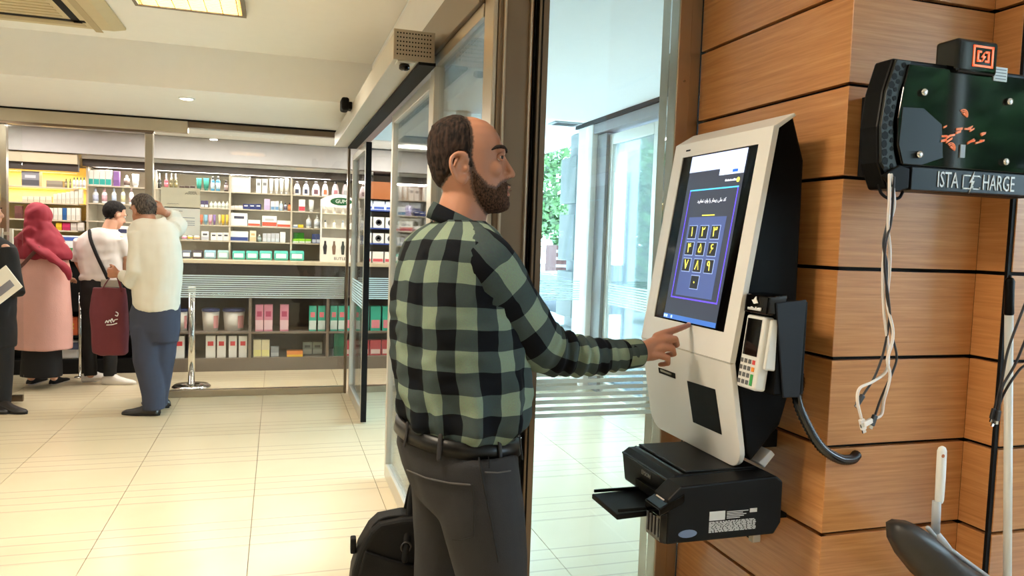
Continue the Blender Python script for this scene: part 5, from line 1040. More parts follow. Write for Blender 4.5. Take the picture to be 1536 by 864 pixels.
def hair_mat(name, c1, c2, sc=(160, 160, 30)):
    m, nt, b = new_mat(name); N = nt.nodes; L = nt.links; tc = N.new('ShaderNodeTexCoord'); mp = N.new('ShaderNodeMapping'); mp.inputs['Scale'].default_value = sc; L.new(tc.outputs['Object'], mp.inputs[0])
    n1 = N.new('ShaderNodeTexNoise'); n1.inputs['Scale'].default_value = 1.; n1.inputs['Detail'].default_value = 3; L.new(mp.outputs[0], n1.inputs['Vector']); cr = N.new('ShaderNodeValToRGB'); e = cr.color_ramp.elements; e[0].position = .35; e[0].color = srgb(*c1); e[1].position = .7; e[1].color = srgb(*c2)
    L.new(n1.outputs['Fac'], cr.inputs[0]); L.new(cr.outputs[0], b.inputs['Base Color']); b.inputs['Roughness'].default_value = .85; b.inputs['Specular IOR Level'].default_value = .2
    bp = N.new('ShaderNodeBump'); bp.inputs['Strength'].default_value = .5; bp.inputs['Distance'].default_value = .004; L.new(n1.outputs['Fac'], bp.inputs['Height']); L.new(bp.outputs[0], b.inputs['Normal']); return m
def shoe(name, heel, fwd, L_, W_s, H_, m_, sole, parent):
    """heel: point on the floor under the heel"""
    heel = np.asarray(heel, float); f = np.asarray(fwd, float); f = f/np.linalg.norm(f); s = np.cross(ez, f); rr = []
    for k, wk, hk in ((-.06, .55, .62), (0, .82, .8), (.12, .86, 1.0), (.35, .84, .98), (.5, .92, .72), (.72, 1., .52), (.9, .85, .42), (.99, .5, .3), (1.02, .25, .2)):
        c = heel+f*L_*k; rr.append([c+s*W_s/2*wk*math.cos(a)+ez*(.012+(H_*hk-.012)*max(0, math.sin(a))**.8 if math.sin(a) > 0 else .012) for a in np.linspace(0, 2*math.pi, 16, endpoint=False)])
    u = MB().rings(rr).build(name, m_, parent, True)
    MB().rings([[heel+f*L_*(.48+.56*math.cos(a))+s*W_s*.5*math.sin(a)*(1 if math.cos(a) > 0 else .85)+ez*z for a in np.linspace(0, 2*math.pi, 20, endpoint=False)] for z in (.001, .0135)]).build('sole', sole, u)
    return u

# ================================================================== the man at the kiosk
TM = 1.88
man = thing('person', 'balding bearded man in green and black checked shirt pressing the kiosk screen', 'person', (.46, 1.80, 0))
O_ = cp(700, 250, TM)
def hp(px, py, l=0.):     # head plane point; l > 0 is his right side (towards the viewer)
    P = cp(px, py, TM); return O_+r0*np.dot(P-O_, r0)+ez*(P[2]-O_[2])-b0*l
TH = math.radians(24); Hd = r0*math.cos(TH)+b0*math.sin(TH); Rt = r0*math.sin(TH)-b0*math.cos(TH)
tor = [(331, 655, 722, .085), (338, 640, 735, .125), (348, 622, 745, .168), (362, 607, 754, .197), (380, 599, 762, .208), (405, 593, 769, .210), (430, 590, 774, .208), (467, 589, 780, .203), (500, 590, 784, .197), (529, 592, 787, .19), (550, 594, 789, .187), (583, 600, 790, .186), (608, 605, 786, .186), (624, 608, 780, .184), (636, 612, 770, .178), (646, 618, 760, .168)]
def tor_at(py, grow=0.):
    ys = [q[0] for q in tor]; L_ = np.interp(py, ys, [q[1] for q in tor]); R_ = np.interp(py, ys, [q[2] for q in tor]); W = np.interp(py, ys, [q[3] for q in tor])+grow
    e = (R_-L_)/2*TM/FPX+grow; D = math.sqrt(max(e*e-(W*math.sin(TH))**2, .003))/math.cos(TH); return cp((L_+R_)/2, py, TM), D, W
# ---- skin: one continuous body
mb = MB(); rr = []
for py, fr, bk, w_ in ((176.5, 703, 688, .012), (179, 718, 673, .036), (184, 731, 661, .055), (193, 742, 651, .069), (205, 749, 646, .0765), (217, 754, 644, .079), (227, 757.5, 643.5, .079), (236, 756, 643.5, .0775), (246, 756, 645, .0755), (257, 757.5, 648, .0725), (268, 759, 652, .069), (280, 761, 660, .065), (291, 761, 668, .060), (301, 762, 676, .053), (309, 761, 684, .046), (315, 757, 694, .036), (319.5, 749, 706, .022)):
    F_, B_k = hp(fr, py), hp(bk, py); c = (F_+B_k)/2; A = (F_-B_k)/2; rg = []
    for a in np.linspace(0, 2*math.pi, 40, endpoint=False):
        ca, sa = math.cos(a), math.sin(a); k = 1-.10*ca-(.10*max(ca, 0)**2 if py > 240 else 0); rg.append(c+A*math.copysign(abs(ca)**.9, ca)-b0*w_*math.copysign(abs(sa)**.88, sa)*k)
    rr.append(rg)
mb.rings(rr)
mb.tube([hp(706, 268), hp(698, 300), hp(690, 330), hp(687, 352)], [.055, .060, .064, .075], 24)
mb.tube([hp(752, 232), hp(759, 246), hp(764, 256), hp(767.5, 262)], [.0062, .0082, .0105, .0105], 12)         # nose
for l in (-1, 1):
    mb.ell(hp(760, 265, l*.0115), np.eye(3), (.0095, .0085, .0075)); mb.tube([hp(748, 228.5, l*.046), hp(754, 226.5, l*.030), hp(755.5, 229, l*.012)], [.006, .0075, .006], 10)
    mb.ell(hp(736, 256, l*.040), (r0, b0, ez), (.032, .016, .024))
    # ear
    ear = [hp(*q, l*d_) for q, d_ in (((703, 246), .076), ((700, 238), .082), ((690, 236), .088), ((682, 243), .091), ((681, 255), .090), ((686, 268), .085), ((693, 277), .080), ((699, 277), .078), ((702, 270), .076))]
    mb.tube(spline(ear, 4), .0056, 8); mb.ell(hp(692, 256, l*.0755), (r0, ez, b0), (.016, .028, .007)); mb.ell(hp(696, 272, l*.080), (r0, ez, b0), (.009, .010, .006)); mb.ell(hp(703, 257, l*.079), (r0, ez, b0), (.005, .008, .006)); mb.tube(spline([hp(698, 243, l*.083), hp(691, 248, l*.085), hp(689, 260, l*.084), hp(694, 268, l*.082)], 4), .0038, 8)
mb.tube([hp(757, 283, -.020), hp(763, 280.5, -.008), hp(763.5, 280.5, .008), hp(757, 283, .020)], [.0035, .0052, .0052, .0035], 8); mb.tube([hp(756, 289, -.018), hp(762, 291.5, -.007), hp(762, 291.5, .007), hp(756, 289, .018)], [.0035, .0058, .0058, .0035], 8)
mb.ell(hp(753, 307), (r0, b0, ez), (.017, .022, .014))
rr = []
for py in (340, 352, 365, 385, 420, 460, 500, 540, 580, 620, 650): c, D, W = tor_at(py, -.014); rr.append(ring_(c, Hd*D, Rt*W, 32, 2.3))
mb.rings(rr)
SH = [cp(702, 384, 1.80), cp(724, 402, 1.755), cp(768, 462, 1.80), cp(812, 519, 1.855), cp(850, 531.5, 1.893), cp(888, 535, 1.93), cp(925, 533, 1.972), cp(957, 529, 2.008)]; SR = [.078, .083, .0735, .0645, .0560, .0480, .0410, .0365]
mb.tube(SH, [q*.80 for q in SR[:-2]]+[.031, .027], 16)
# right hand, index finger on the glass
mb.rings([ring_(cp(px, py, t_), (CU*.92+CR*.22)*hh, (b0*.9-r0*.35)*th_, 16, 2.4) for px, py, t_, hh, th_ in ((945, 530, 1.995, .026, .019), (957, 528.5, 2.008, .028, .019), (970, 525, 2.022, .034, .019), (983, 521.5, 2.036, .039, .018), (992, 519.5, 2.045, .039, .015), (996, 518.5, 2.049, .033, .010))])
TIP = SCR(.0715, 1.874, .0075)
mb.tube([cp(984, 505, 2.038), cp(996, 500, 2.052), cp(1014, 494.5, 2.078), TIP*.42+cp(1014, 494.5, 2.078)*.58, TIP], [.0115, .0108, .0096, .0088, .0074], 12)
for pts, r_ in (((cp(984, 513, 2.028), cp(996, 509, 2.034), cp(1013, 508.5, 2.050), cp(1015.5, 517, 2.072), cp(1004, 521, 2.084)), .0102), ((cp(982, 523, 2.022), cp(993, 521, 2.026), cp(1009, 523, 2.040), cp(1011, 531, 2.060), cp(999, 533, 2.073)), .0098), ((cp(978, 533, 2.016), cp(987, 533, 2.02), cp(1002, 537, 2.030), cp(1002, 545, 2.046), cp(990, 547, 2.056)), .0090), ((cp(962, 520, 2.03), cp(974, 514, 2.058), cp(990, 511, 2.078), cp(1004, 511, 2.088)), .0112)):
    mb.tube(pts, [r_*1.12, r_*1.08, r_*1.02, r_*.92, r_*.8][:len(pts)], 12)
# left arm down to the bag handle
LH = [cp(664, 384, 2.0), cp(648, 402, 2.04), cp(634, 460, 2.09), cp(630, 530, 2.13), cp(636, 600, 2.15), cp(640, 660, 2.16)]; LR = [.074, .076, .066, .056, .045, .036]
mb.tube(LH, [q*.8 for q in LR[:-1]]+[.027], 16)
GRIP = cp(641, 716, 2.165)
hand(mb, cp(640, 676, 2.162), cp(641, 745, 2.166)-cp(640, 676, 2.162), r0, b0, [1.25, 1.25, 1.25, 1.2, .9], .95)
RL = [cp(712, 690, 1.80), cp(722, 760, 1.785), cp(737, 860, 1.79)]; RL += [RL[-1]+np.array([.02, .0, -.14]), RL[-1]+np.array([.0, .0, -.34]), np.array([RL[-1][0]-.01, RL[-1][1], .09])]; RR = [.105, .100, .084, .072, .066, .058]
LLg = [cp(672, 700, 1.95), cp(671, 780, 1.975), cp(666, 860, 2.0)]; LLg += [LLg[-1]+np.array([-.005, 0, -.14]), LLg[-1]+np.array([-.03, 0, -.34]), np.array([LLg[-1][0]-.05, LLg[-1][1], .09])]; LRr = [.10, .092, .080, .070, .064, .056]
for pts, rad in ((RL, RR), (LLg, LRr)):
    mb.tube(pts, [q*.84 for q in rad[:-1]]+[.04], 16); a = pts[-1]; mb.tube([a+np.array([0, 0, -.01]), a+r0*.06-ez*.05, a+r0*.13-ez*.065], [.036, .032, .026], 12)
rr = []
for py in (640, 670, 700, 730, 756): 
    l_, r_ = np.interp(py, [640, 668, 700, 730, 756], [616, 614, 618, 626, 640]), np.interp(py, [640, 668, 700, 730, 756], [750, 752, 758, 762, 756]); c = cp((l_+r_)/2, py, TM); e = (r_-l_)/2*TM/FPX; W = .148; D = math.sqrt(max(e*e-(W*math.sin(TH))**2, .004))/math.cos(TH); rr.append(ring_(c, Hd*D, Rt*W, 32, 2.3))
mb.rings(rr)
bodym = fuse(mb, .0036, 4, .45)
m_skin = skin_mat('skin', (172, 122, 96))
body_o = put('body', bodym, m_skin, man)
# ---- hair, beard, brows, eyes
n = len(bodym.vertices); co = np.empty(n*3); bodym.vertices.foreach_get('co', co); co = co.reshape(-1, 3)+WL[man]
a_ = (co-O_)@r0; l_ = -((co-O_)@b0); flat = O_+a_[:, None]*r0+(co[:, 2]-O_[2])[:, None]*ez; PXe, PYe = proj(flat)
ishead = PYe < 330
hw_ = np.interp(PYe, [227, 236, 246, 257, 268, 280], [.079, .0775, .0755, .0725, .069, .065]); ear_m = (np.abs(l_) > hw_+.0015) & (PXe > 676) & (PXe < 708.5) & (PYe > 232) & (PYe < 282)
fr_ = np.interp(PYe, [172, 178, 188, 200, 214, 228, 240, 250, 262], [692, 701, 708, 711.5, 713, 712.5, 711, 714, 716]); lowb = np.interp(PXe, [640, 652, 662, 676, 690, 706, 711, 718], [286, 291, 286, 270, 258, 256, 262, 264])
hd = np.minimum(fr_-PXe, lowb-PYe); hd = np.where(ear_m, -9, hd)
upb = np.interp(PXe, [704, 712, 722, 734, 745, 751, 758, 768], [248, 254, 266, 279, 281, 273, 268.5, 268]); lipz = (PXe > 757) & (PYe > 279.5) & (PYe < 294) & (np.abs(l_) < .016)
bk_b = np.interp(PYe, [245, 262, 285, 305, 325], [704, 706, 708, 716, 730])
bd = np.minimum(np.minimum(PXe-bk_b, PYe-upb), (324-PYe)*1.2); bd = np.where(lipz | ear_m, -6, bd)
lp_m = np.where((PXe > 753) & (np.abs(l_) < .022), 4-np.abs(PYe-286.5), -9)
for nm, dv, wd in (('hair_mask', hd, 9.), ('beard_mask', bd, 11.), ('lip_mask', lp_m, 6.)):
    at_ = bodym.attributes.new(nm, 'FLOAT', 'POINT'); at_.data.foreach_set('value', np.where(ishead, np.clip(.5+dv/wd, 0, 1), 0).astype(np.float32))
def add_mask(m, attr, c1, c2, scale, soft):
    nt = m.node_tree; N = nt.nodes; L = nt.links; b = N['Principled BSDF']; src = b.inputs['Base Color'].links[0].from_socket
    at_ = N.new('ShaderNodeAttribute'); at_.attribute_name = attr; tc = N.new('ShaderNodeTexCoord'); n1 = N.new('ShaderNodeTexNoise'); n1.inputs['Scale'].default_value = scale; n1.inputs['Detail'].default_value = 4; L.new(tc.outputs['Object'], n1.inputs['Vector'])
    ad = N.new('ShaderNodeMath'); ad.operation = 'MULTIPLY_ADD'; ad.inputs[1].default_value = soft; L.new(n1.outputs['Fac'], ad.inputs[0]); L.new(at_.outputs['Fac'], ad.inputs[2])
    mr = N.new('ShaderNodeMapRange'); mr.inputs['From Min'].default_value = .35+soft*.5; mr.inputs['From Max'].default_value = .72+soft*.5; L.new(ad.outputs[0], mr.inputs['Value'])
    hc = N.new('ShaderNodeMix'); hc.data_type = 'RGBA'; hc.inputs[6].default_value = srgb(*c1); hc.inputs[7].default_value = srgb(*c2); L.new(n1.outputs['Fac'], hc.inputs[0])
    mx = N.new('ShaderNodeMix'); mx.data_type = 'RGBA'; L.new(mr.outputs[0], mx.inputs[0]); L.new(src, mx.inputs[6]); L.new(hc.outputs[2], mx.inputs[7]); L.new(mx.outputs[2], b.inputs['Base Color'])
add_mask(m_skin, 'hair_mask', (22, 16, 13), (70, 50, 40), 170., .7); add_mask(m_skin, 'beard_mask', (40, 29, 24), (112, 80, 62), 260., .8); add_mask(m_skin, 'lip_mask', (128, 74, 66), (156, 98, 86), 90., .2)
m_hair = hair_mat('dark_brown_hair', (17, 12, 10), (58, 42, 34)); m_beard = hair_mat('beard', (34, 25, 21), (96, 68, 52), (300, 300, 160))
sub_shell(bodym, ishead & (hd > 2.5), -.0006+.0052*np.clip((hd-2.5)/9, 0, 1), 'hair', m_hair, man, .0022, 150.)
sub_shell(bodym, ishead & (bd > 3.), -.0006+.0036*np.clip((bd-3)/9, 0, 1), 'beard', m_beard, man, .0018, 260.)
for l in (-1, 1):
    MB().tube(spline([hp(739, 229, l*.060), hp(746, 224.5, l*.052), hp(754.5, 223.5, l*.036), hp(759.5, 226.5, l*.018)], 4), interp_rad([.0015, .0042, .0048, .0034], 4), 8, flat=1.1).build('eyebrow', m_hair, man, True)
    ec = hp(747.5, 238, l*.032); ey = MB().ell(ec, (r0, b0, ez), (.0112, .0110, .0098), 16, 12).build('eye', mat('eye_white', (214, 204, 196), .25), man, True)
    MB().ell(ec+r0*.0090-b0*l*.002, (r0, b0, ez), (.0042, .0066, .0066), 12, 8).build('iris', mat('iris_brown', (40, 26, 20), .2), ey, True)
    MB().tube(spline([ec+r0*.001-b0*l*.0130+ez*.002, ec+r0*.008-b0*l*.007+ez*.0066, ec+r0*.0122+b0*l*.002+ez*.0058, ec+r0*.0105+b0*l*.008+ez*.001], 4), .0034, 7).build('upper_lid', m_skin, man, True)
    MB().tube(spline([ec+r0*.001-b0*l*.0130-ez*.001, ec+r0*.0075-b0*l*.007-ez*.0062, ec+r0*.0115+b0*l*.002-ez*.0058, ec+r0*.0105+b0*l*.008-ez*.001], 4), .0030, 7).build('lower_lid', m_skin, man, True)
MB().tube([hp(766.5, 286, -.012), hp(765.5, 286, 0), hp(766.5, 286, .012)], .001, 6).build('mouth_line', mat('lip_line', (120, 70, 62), .5), man, True)
MB().ell(TIP+np.array([-.003, -.004, .0058]), ((ux[0], ux[1], ux[2]), (0, 1, 0), (nn[0], nn[1], nn[2])), (.003, .0045, .006), 10, 6).build('fingernail', mat('nail', (226, 176, 156), .3), man, True)
# ---- checked shirt: torso, sleeves, collar, cuffs with woven coordinates
class UVM:
    def __init__(s): s.v = []; s.f = []; s.uv = []
    def grid(s, rr, us, vs, flip=False):
        n = len(rr[0]); b = len(s.v); s.v += [tuple(p) for r in rr for p in r]
        for i in range(len(rr)-1):
            for j in range(n):
                k = (j+1) % n; q = [(i, j, j), (i, k, j+1), (i+1, k, j+1), (i+1, j, j)]
                s.f.append(tuple(b+x*n+y for x, y, _ in q)); s.uv += [(us*z/n+.10*nz(np.array(s.v[b+x*n+y])*(1, 1, .7), 8.)+.05*nz(s.v[b+x*n+y], 21.), vs[x]+.10*nz(np.array(s.v[b+x*n+y])+5, 7.)+.04*nz(np.array(s.v[b+x*n+y])+9, 19.)) for x, y, z in q]
    def build(s, name, m_, parent):
        me = bpy.data.meshes.new(name); off = WL[parent]; me.from_pydata([tuple(np.array(p)-off) for p in s.v], [], s.f); uvl = me.uv_layers.new(name='UVMap'); uvl.data.foreach_set('uv', [c for q in s.uv for c in q]); me.update()
        me.polygons.foreach_set('use_smooth', [True]*len(me.polygons)); return link(name, me, m_, parent)
PER = .098
U = UVM(); pys = np.concatenate([np.linspace(331, 365, 12), np.linspace(369, 646, 76)]); rr = []; vs = []; NS = 120
for py in pys:
    c, D, W = tor_at(py, .006); rg = []
    fold = np.clip((py-520)/90, 0, 1)*np.clip((650-py)/25, 0, 1)
    for j in range(NS):
        a = 2*math.pi*j/NS; ca, sa = math.cos(a), math.sin(a); nd = Hd*ca*D+Rt*sa*W; pnt = c+Hd*D*math.copysign(abs(ca)**.9, ca)+Rt*W*math.copysign(abs(sa)**.9, sa); nu = nd/np.linalg.norm(nd)
        d = .010*fold*math.sin(a*11+2*nz((a*2, py*.01, 0), 1.)+py*.012)+.013*nz((pnt[0]*1.3, pnt[1]*1.3, pnt[2]*.45), 11.)*np.clip((py-350)/50, 0, 1)+.006*nz((pnt[0], pnt[1], pnt[2]*1.6), 22.)*np.clip((py-380)/60, 0, 1)
        d += -.011*math.exp(-((a-math.pi*.83)/.06)**2)*np.clip((py-372)/12, 0, 1)*np.clip((560-py)/60, 0, 1)-.011*math.exp(-((a-math.pi*1.12)/.06)**2)*np.clip((py-372)/12, 0, 1)*np.clip((560-py)/60, 0, 1)    # back pleats
        d += .012*math.exp(-((py-622)/14)**2)*(.6+.4*math.sin(a*7+1))
        rg.append(pnt+nu*d*np.clip((py-335)/25, 0, 1))
    rr.append(rg); vs.append(c[2]/PER+.12)
U.grid(rr, 11, vs)
def sleeve(path, rad, end_k, seedv, nu=5, folds=()):
    P = spline(path, 12); R_ = interp_rad(rad, 12); rg = tube_rings(P, R_, 56, 1., CU, False); Ls = np.concatenate([[0], np.cumsum([np.linalg.norm(P[i+1]-P[i]) for i in range(len(P)-1)])]); out = []
    for i, ring in enumerate(rg):
        o = []
        for j, p in enumerate(ring):
            dirn = (p-P[i])/max(R_[i], 1e-4); w_ = np.clip(Ls[i]/.1, 0, 1); d = .0055*nz((p[0], p[1], p[2]), 16.)*w_+.003*nz(p, 34.)*w_
            for (L0, wd, ph, am) in folds:
                g = math.exp(-((Ls[i]-L0)/wd)**2); d += am*g*math.sin(Ls[i]*2*math.pi/.036+ph+1.6*math.cos(2*math.pi*j/56)+2.*nz(p, 10.))*(.5+.5*math.cos(2*math.pi*j/56-ph))
            o.append(p+dirn*d)
        out.append(o)
    U.grid(out, nu, [l/.112+seedv for l in Ls]); return P, R_
sleeve(SH, SR, 0, .30, 4, ((.40, .07, .3, .008), (.52, .08, 1.0, .0045), (.14, .05, 2.5, .004))); sleeve(LH, LR, 0, .1)
# yoke edge and collar
shirt = U.build('checked_shirt', MATS['plaid'], man)
Uc = UVM()
cA = (hp(738, 344)-hp(651, 302))/2; cB = -b0*.071; ctop = (hp(738, 344)+hp(651, 302))/2; cbot = (hp(744, 362)+hp(640, 324))/2; cAb = (hp(744, 362)-hp(640, 324))/2
ringsC = [ring_(ctop+ez*-.012, cA*.90, cB*.90, 56), ring_(ctop, cA*.97, cB*.97, 56), ring_(ctop-ez*.001, cA*1.03, cB*1.03, 56), ring_(ctop*.5+cbot*.5-ez*.002, (cA+cAb)*.53, cB*1.18, 56), ring_(cbot-ez*.004, cAb*1.02, cB*1.36, 56), ring_(cbot-ez*.002, cAb*.97, cB*1.30, 56), ring_(cbot, cAb*.9, cB*1.1, 56)]
Uc.grid(ringsC, 5, [.52, .6, .62, .75, .95, .97, .98]); Uc.build('collar', MATS['plaid'], man)
Uc = UVM(); w0, w1 = SH[-2], SH[-1]; d_ = (w1-w0)/np.linalg.norm(w1-w0); cr_ = [tube_rings([w1+d_*(k-.048), w1+d_*(k-.047)], r_, 40, 1., CU, False)[0] for k, r_ in ((0, .036), (.002, .0405), (.046, .0385), (.050, .0375), (.048, .030))]
Uc.grid(cr_, 4, [.3, .32, .49, .52, .54]); cf = Uc.build('cuff', MATS['plaid'], man)
p = cp(947.5, 547, 1.975); MB().lathe([(.0048, 0), (.0048, .0016), (.003, .002)], p, 14, -CF).build('cuff_button', pm((70, 76, 74)), man, True)
# ---- jeans, belt, pocket
m_jean = mat('charcoal_denim', (31, 30, 32), .85, var=.22, vs=9, bump=.25, bs=500)
mb = MB(); rr = []
for py, L_, R_ in ((634, 603, 765), (645, 600, 767), (668, 596, 769), (700, 603, 774), (727, 613, 778), (752, 626, 778)):
    c = cp((L_+R_)/2, py, TM); e = (R_-L_)/2*TM/FPX; W = np.interp(py, [634, 700, 752], [.165, .185, .175]); D = math.sqrt(max(e*e-(W*math.sin(TH))**2, .004))/math.cos(TH); rr.append(ring_(c, Hd*D, Rt*W, 40, 2.3))
mb.rings(rr); mb.tube(spline(RL, 4), interp_rad(RR, 4), 24, round_ends=False); mb.tube(spline(LLg, 4), interp_rad(LRr, 4), 24, round_ends=False)
jm_ = fuse(mb, .007, 6, .5); wrinkle(jm_, .008, 8., (1, 1, .6)); put('jeans', jm_, m_jean, man)
def hip(py, az, g=0.):
    L_ = np.interp(py, [634, 645, 668, 700, 727, 752], [603, 600, 596, 603, 613, 626]); R_ = np.interp(py, [634, 645, 668, 700, 727, 752], [765, 767, 769, 774, 778, 778]); c = cp((L_+R_)/2, py, TM); e = (R_-L_)/2*TM/FPX; W = np.interp(py, [634, 700, 752], [.165, .185, .175]); D = math.sqrt(max(e*e-(W*math.sin(TH))**2, .004))/math.cos(TH)
    ca, sa = math.cos(az), math.sin(az); return c+Hd*(D+g)*math.copysign(abs(ca)**(2/2.3), ca)+Rt*(W+g)*math.copysign(abs(sa)**(2/2.3), sa)
belt_r = [[hip(py+12*math.cos(az), az, g) for az in np.linspace(0, 2*math.pi, 64, endpoint=False)] for py, g in ((639, .002), (639, .014), (659, .014), (659, .002))]
MB().rings(belt_r, cap=False).build('belt', mat('belt_leather', (5, 5, 5), .38, spec=.3), man, True)
for az in (.62, 1.32, 2.2, 2.9): 
    P = [hip(py+12*math.cos(az), az, .0165) for py in (634, 648, 664)]; MB().tube(P, .0055, 8, flat=.4, up=Rt*math.sin(az)+Hd*math.cos(az)).build('belt_loop', m_jean, man, True)
bk = hip(649+11, .40, .012); MB().obox(bk, Rt*.9+Hd*.1, ez, Hd, .010, .019, .003).build('belt_keeper', m_chrome, man, bevel=.002)
from mathutils.bvhtree import BVHTree
JT = BVHTree.FromPolygons([v.co[:] for v in jm_.vertices], [tuple(p.vertices) for p in jm_.polygons])
def jean_pt(px, py, g=.002):
    loc, nrm, i, dd = JT.ray_cast(Vector(tuple(float(q) for q in CC-WL[man])), Vector(tuple(float(q) for q in ray(px, py))).normalized()); 
    if loc is None: return None
    return np.array(loc)+WL[man]+np.array(nrm)*g
def stitched(name, pxs, r_, m_, k=8, g=.0045):
    P = []
    for (a, b), (c, d) in zip(pxs[:-1], pxs[1:]):
        for q in range(k): P.append(jean_pt(a+(c-a)*q/k, b+(d-b)*q/k, g))
    P = [p for p in P if p is not None]
    if len(P) > 2: MB().tube(P, r_, 6).build(name, m_, man, True)
m_st = mat('denim_stitch', (16, 15, 15), .9); m_st2 = mat('denim_worn', (74, 71, 70), .9)
stitched('pocket_seam', [(613, 704), (640, 716), (675, 724), (709, 727)], .0022, m_st2); stitched('pocket_seam', [(709, 727), (711, 770), (711, 804), (694, 809), (678, 808)], .0014, m_st); stitched('yoke_seam', [(605, 663), (640, 676), (680, 683), (714, 688)], .0020, m_st); stitched('side_seam', [(718, 690), (726, 735), (736, 780), (748, 850)], .0026, m_st); stitched('front_pocket_seam', [(727, 708), (745, 709), (766, 706)], .0018, m_st2); stitched('coin_pocket_seam', [(732, 684), (733, 704)], .0014, m_st); stitched('coin_pocket_seam', [(732, 683), (762, 676)], .0014, m_st)
grid = [[jean_pt(614+(709-614)*i/8+(2 if j else 0), 706+(i/8)*22+(j/8)*(80-(8-i)*1.5), .0035) for i in range(9)] for j in range(9)]
if all(p is not None for r_ in grid for p in r_): MB().rings(grid, cap=False, closed=False).build('back_pocket', m_jean, man, True)
m_shoe = mat('shoe_leather', (30, 27, 26), .4); m_sole = mat('rubber_sole', (22, 22, 22), .8)
for pts in (RL, LLg): a = pts[-1]; shoe('shoe', (a[0]-.07*r0[0], a[1]-.07*r0[1], 0), r0, .27, .095, .085, m_shoe, m_sole, man)
# ================================================================== laptop bag in his left hand
m_bag = mat('bag_nylon', (6, 6, 7), .6, var=.12, bump=.1, bs=350, spec=.3); TB = 2.19
bg_ = thing('laptop_bag', 'black laptop bag hanging from the left hand of the man at the kiosk', 'bag', cp(630, 905, TB))
bo = cp(630, 850, TB); bu = r0*.97+b0*.24; bu /= np.linalg.norm(bu); bv = np.cross(ez, bu)
def bp_(px, py):
    P = cp(px, py, TB); return float(np.dot(P-bo, bu)), float(P[2]-bo[2])
ol = [bp_(*q) for q in ((522, 872), (526, 838), (536, 806), (552, 779), (566, 767), (600, 763), (660, 766), (700, 770), (716, 784), (728, 815), (734, 872), (730, 905), (705, 917), (550, 912), (526, 900))]
MB().prism(ol, lambda a, b, d: bo+bu*a+ez*b+bv*d, -.05, .05).build('bag_body', m_bag, bg_, bevel=.018, bseg=4)
po = [bp_(*q) for q in ((545, 804), (580, 820), (640, 842), (718, 850), (726, 872), (722, 900), (700, 908), (552, 905), (532, 890), (534, 845))]
MB().prism(po, lambda a, b, d: bo+bu*a+ez*b+bv*d, -.062, -.050).build('front_pocket', m_bag, bg_, bevel=.006, bseg=3)
for i, sgn in enumerate((-1, 1)):
    a0, b0_ = bp_(603, 822); a1, b1_ = bp_(690, 822); gx = float(np.dot(GRIP-bo, bu)); gz = float(GRIP[2]-bo[2])
    P = [bo+bu*a0+ez*b0_+bv*sgn*.066, bo+bu*(a0+.004)+ez*(b0_+.04)+bv*sgn*.058, bo+bu*(a0+.012)+ez*(b0_+.11)+bv*sgn*.03, bo+bu*(gx-.03)+ez*(gz-.008)+bv*sgn*.008, bo+bu*(gx+.03)+ez*(gz-.008)+bv*sgn*.008, bo+bu*(a1-.02)+ez*(b0_+.10)+bv*sgn*.03, bo+bu*(a1-.004)+ez*(b0_+.04)+bv*sgn*.058, bo+bu*a1+ez*b0_+bv*sgn*.066]
    MB().tube(spline(P, 5), .010, 10, flat=.5, up=bv).build('handle', m_bag, bg_, True)
    for a in (a0, a1):
        c = bo+bu*(a+.003)+ez*(b0_+.035)+bv*sgn*.062; MB().tube(spline([c+bu*.014*math.cos(q)+ez*.014*math.sin(q) for q in np.linspace(0, 2*math.pi, 9)], 2), .0026, 6).build('ring', m_chrome if False else mat('gunmetal', (70, 68, 66), .35, metal=.8), bg_, True)
zp = [bo+bu*q[0]+ez*(q[1]+.001)-bv*.03 for q in [bp_(*k) for k in ((545, 795), (566, 768), (600, 764), (660, 767), (705, 774))]]; MB().tube(spline(zp, 4), .004, 6).build('zip', m_matte, bg_, True)
sx, sz = bp_(531, 806); MB().obox(bo+bu*(sx-.004)+ez*sz, bu, bv, ez, .008, .016, .022).build('strap_tab', m_matte, bg_, bevel=.004)
# ================================================================== people at the pharmacy
def bg_head(mb, px, py, t, ang, hs=1., tilt=0.):
    """head centred at pixel (px, py); ang: facing direction, 0 = along the picture's right, pi/2 = away"""
    f = r0*math.cos(ang)+b0*math.sin(ang); f = f*math.cos(tilt)-ez*math.sin(tilt); s = np.cross(ez, f); s /= np.linalg.norm(s); u = np.cross(f, s); c = cp(px, py, t); h = hs
    mb.ell(c+u*.03*h-f*.012*h, (f, s, u), (.098*h, .077*h, .090*h), 24, 16); mb.ell(c+f*.028*h-u*.045*h, (f, s, u), (.068*h, .062*h, .072*h), 20, 14); mb.ell(c+f*.062*h-u*.098*h, (f, s, u), (.028*h, .03*h, .022*h))
    mb.tube([c+f*.088*h+u*.012*h, c+f*.104*h-u*.018*h, c+f*.109*h-u*.032*h], [.008*h, .011*h, .013*h], 10)
    for q in (-1, 1): mb.ell(c+s*q*.078*h-u*.012*h-f*.004*h, (f, s, u), (.020*h, .010*h, .032*h), 12, 8); mb.ell(c+f*.078*h+s*q*.033*h+u*.026*h, (f, s, u), (.014*h, .022*h, .010*h), 10, 8)
    mb.tube([c+f*.092*h-u*.066*h-s*.02*h, c+f*.096*h-u*.066*h, c+f*.092*h-u*.066*h+s*.02*h], .0075*h, 8)
    return c, f, s, u, h
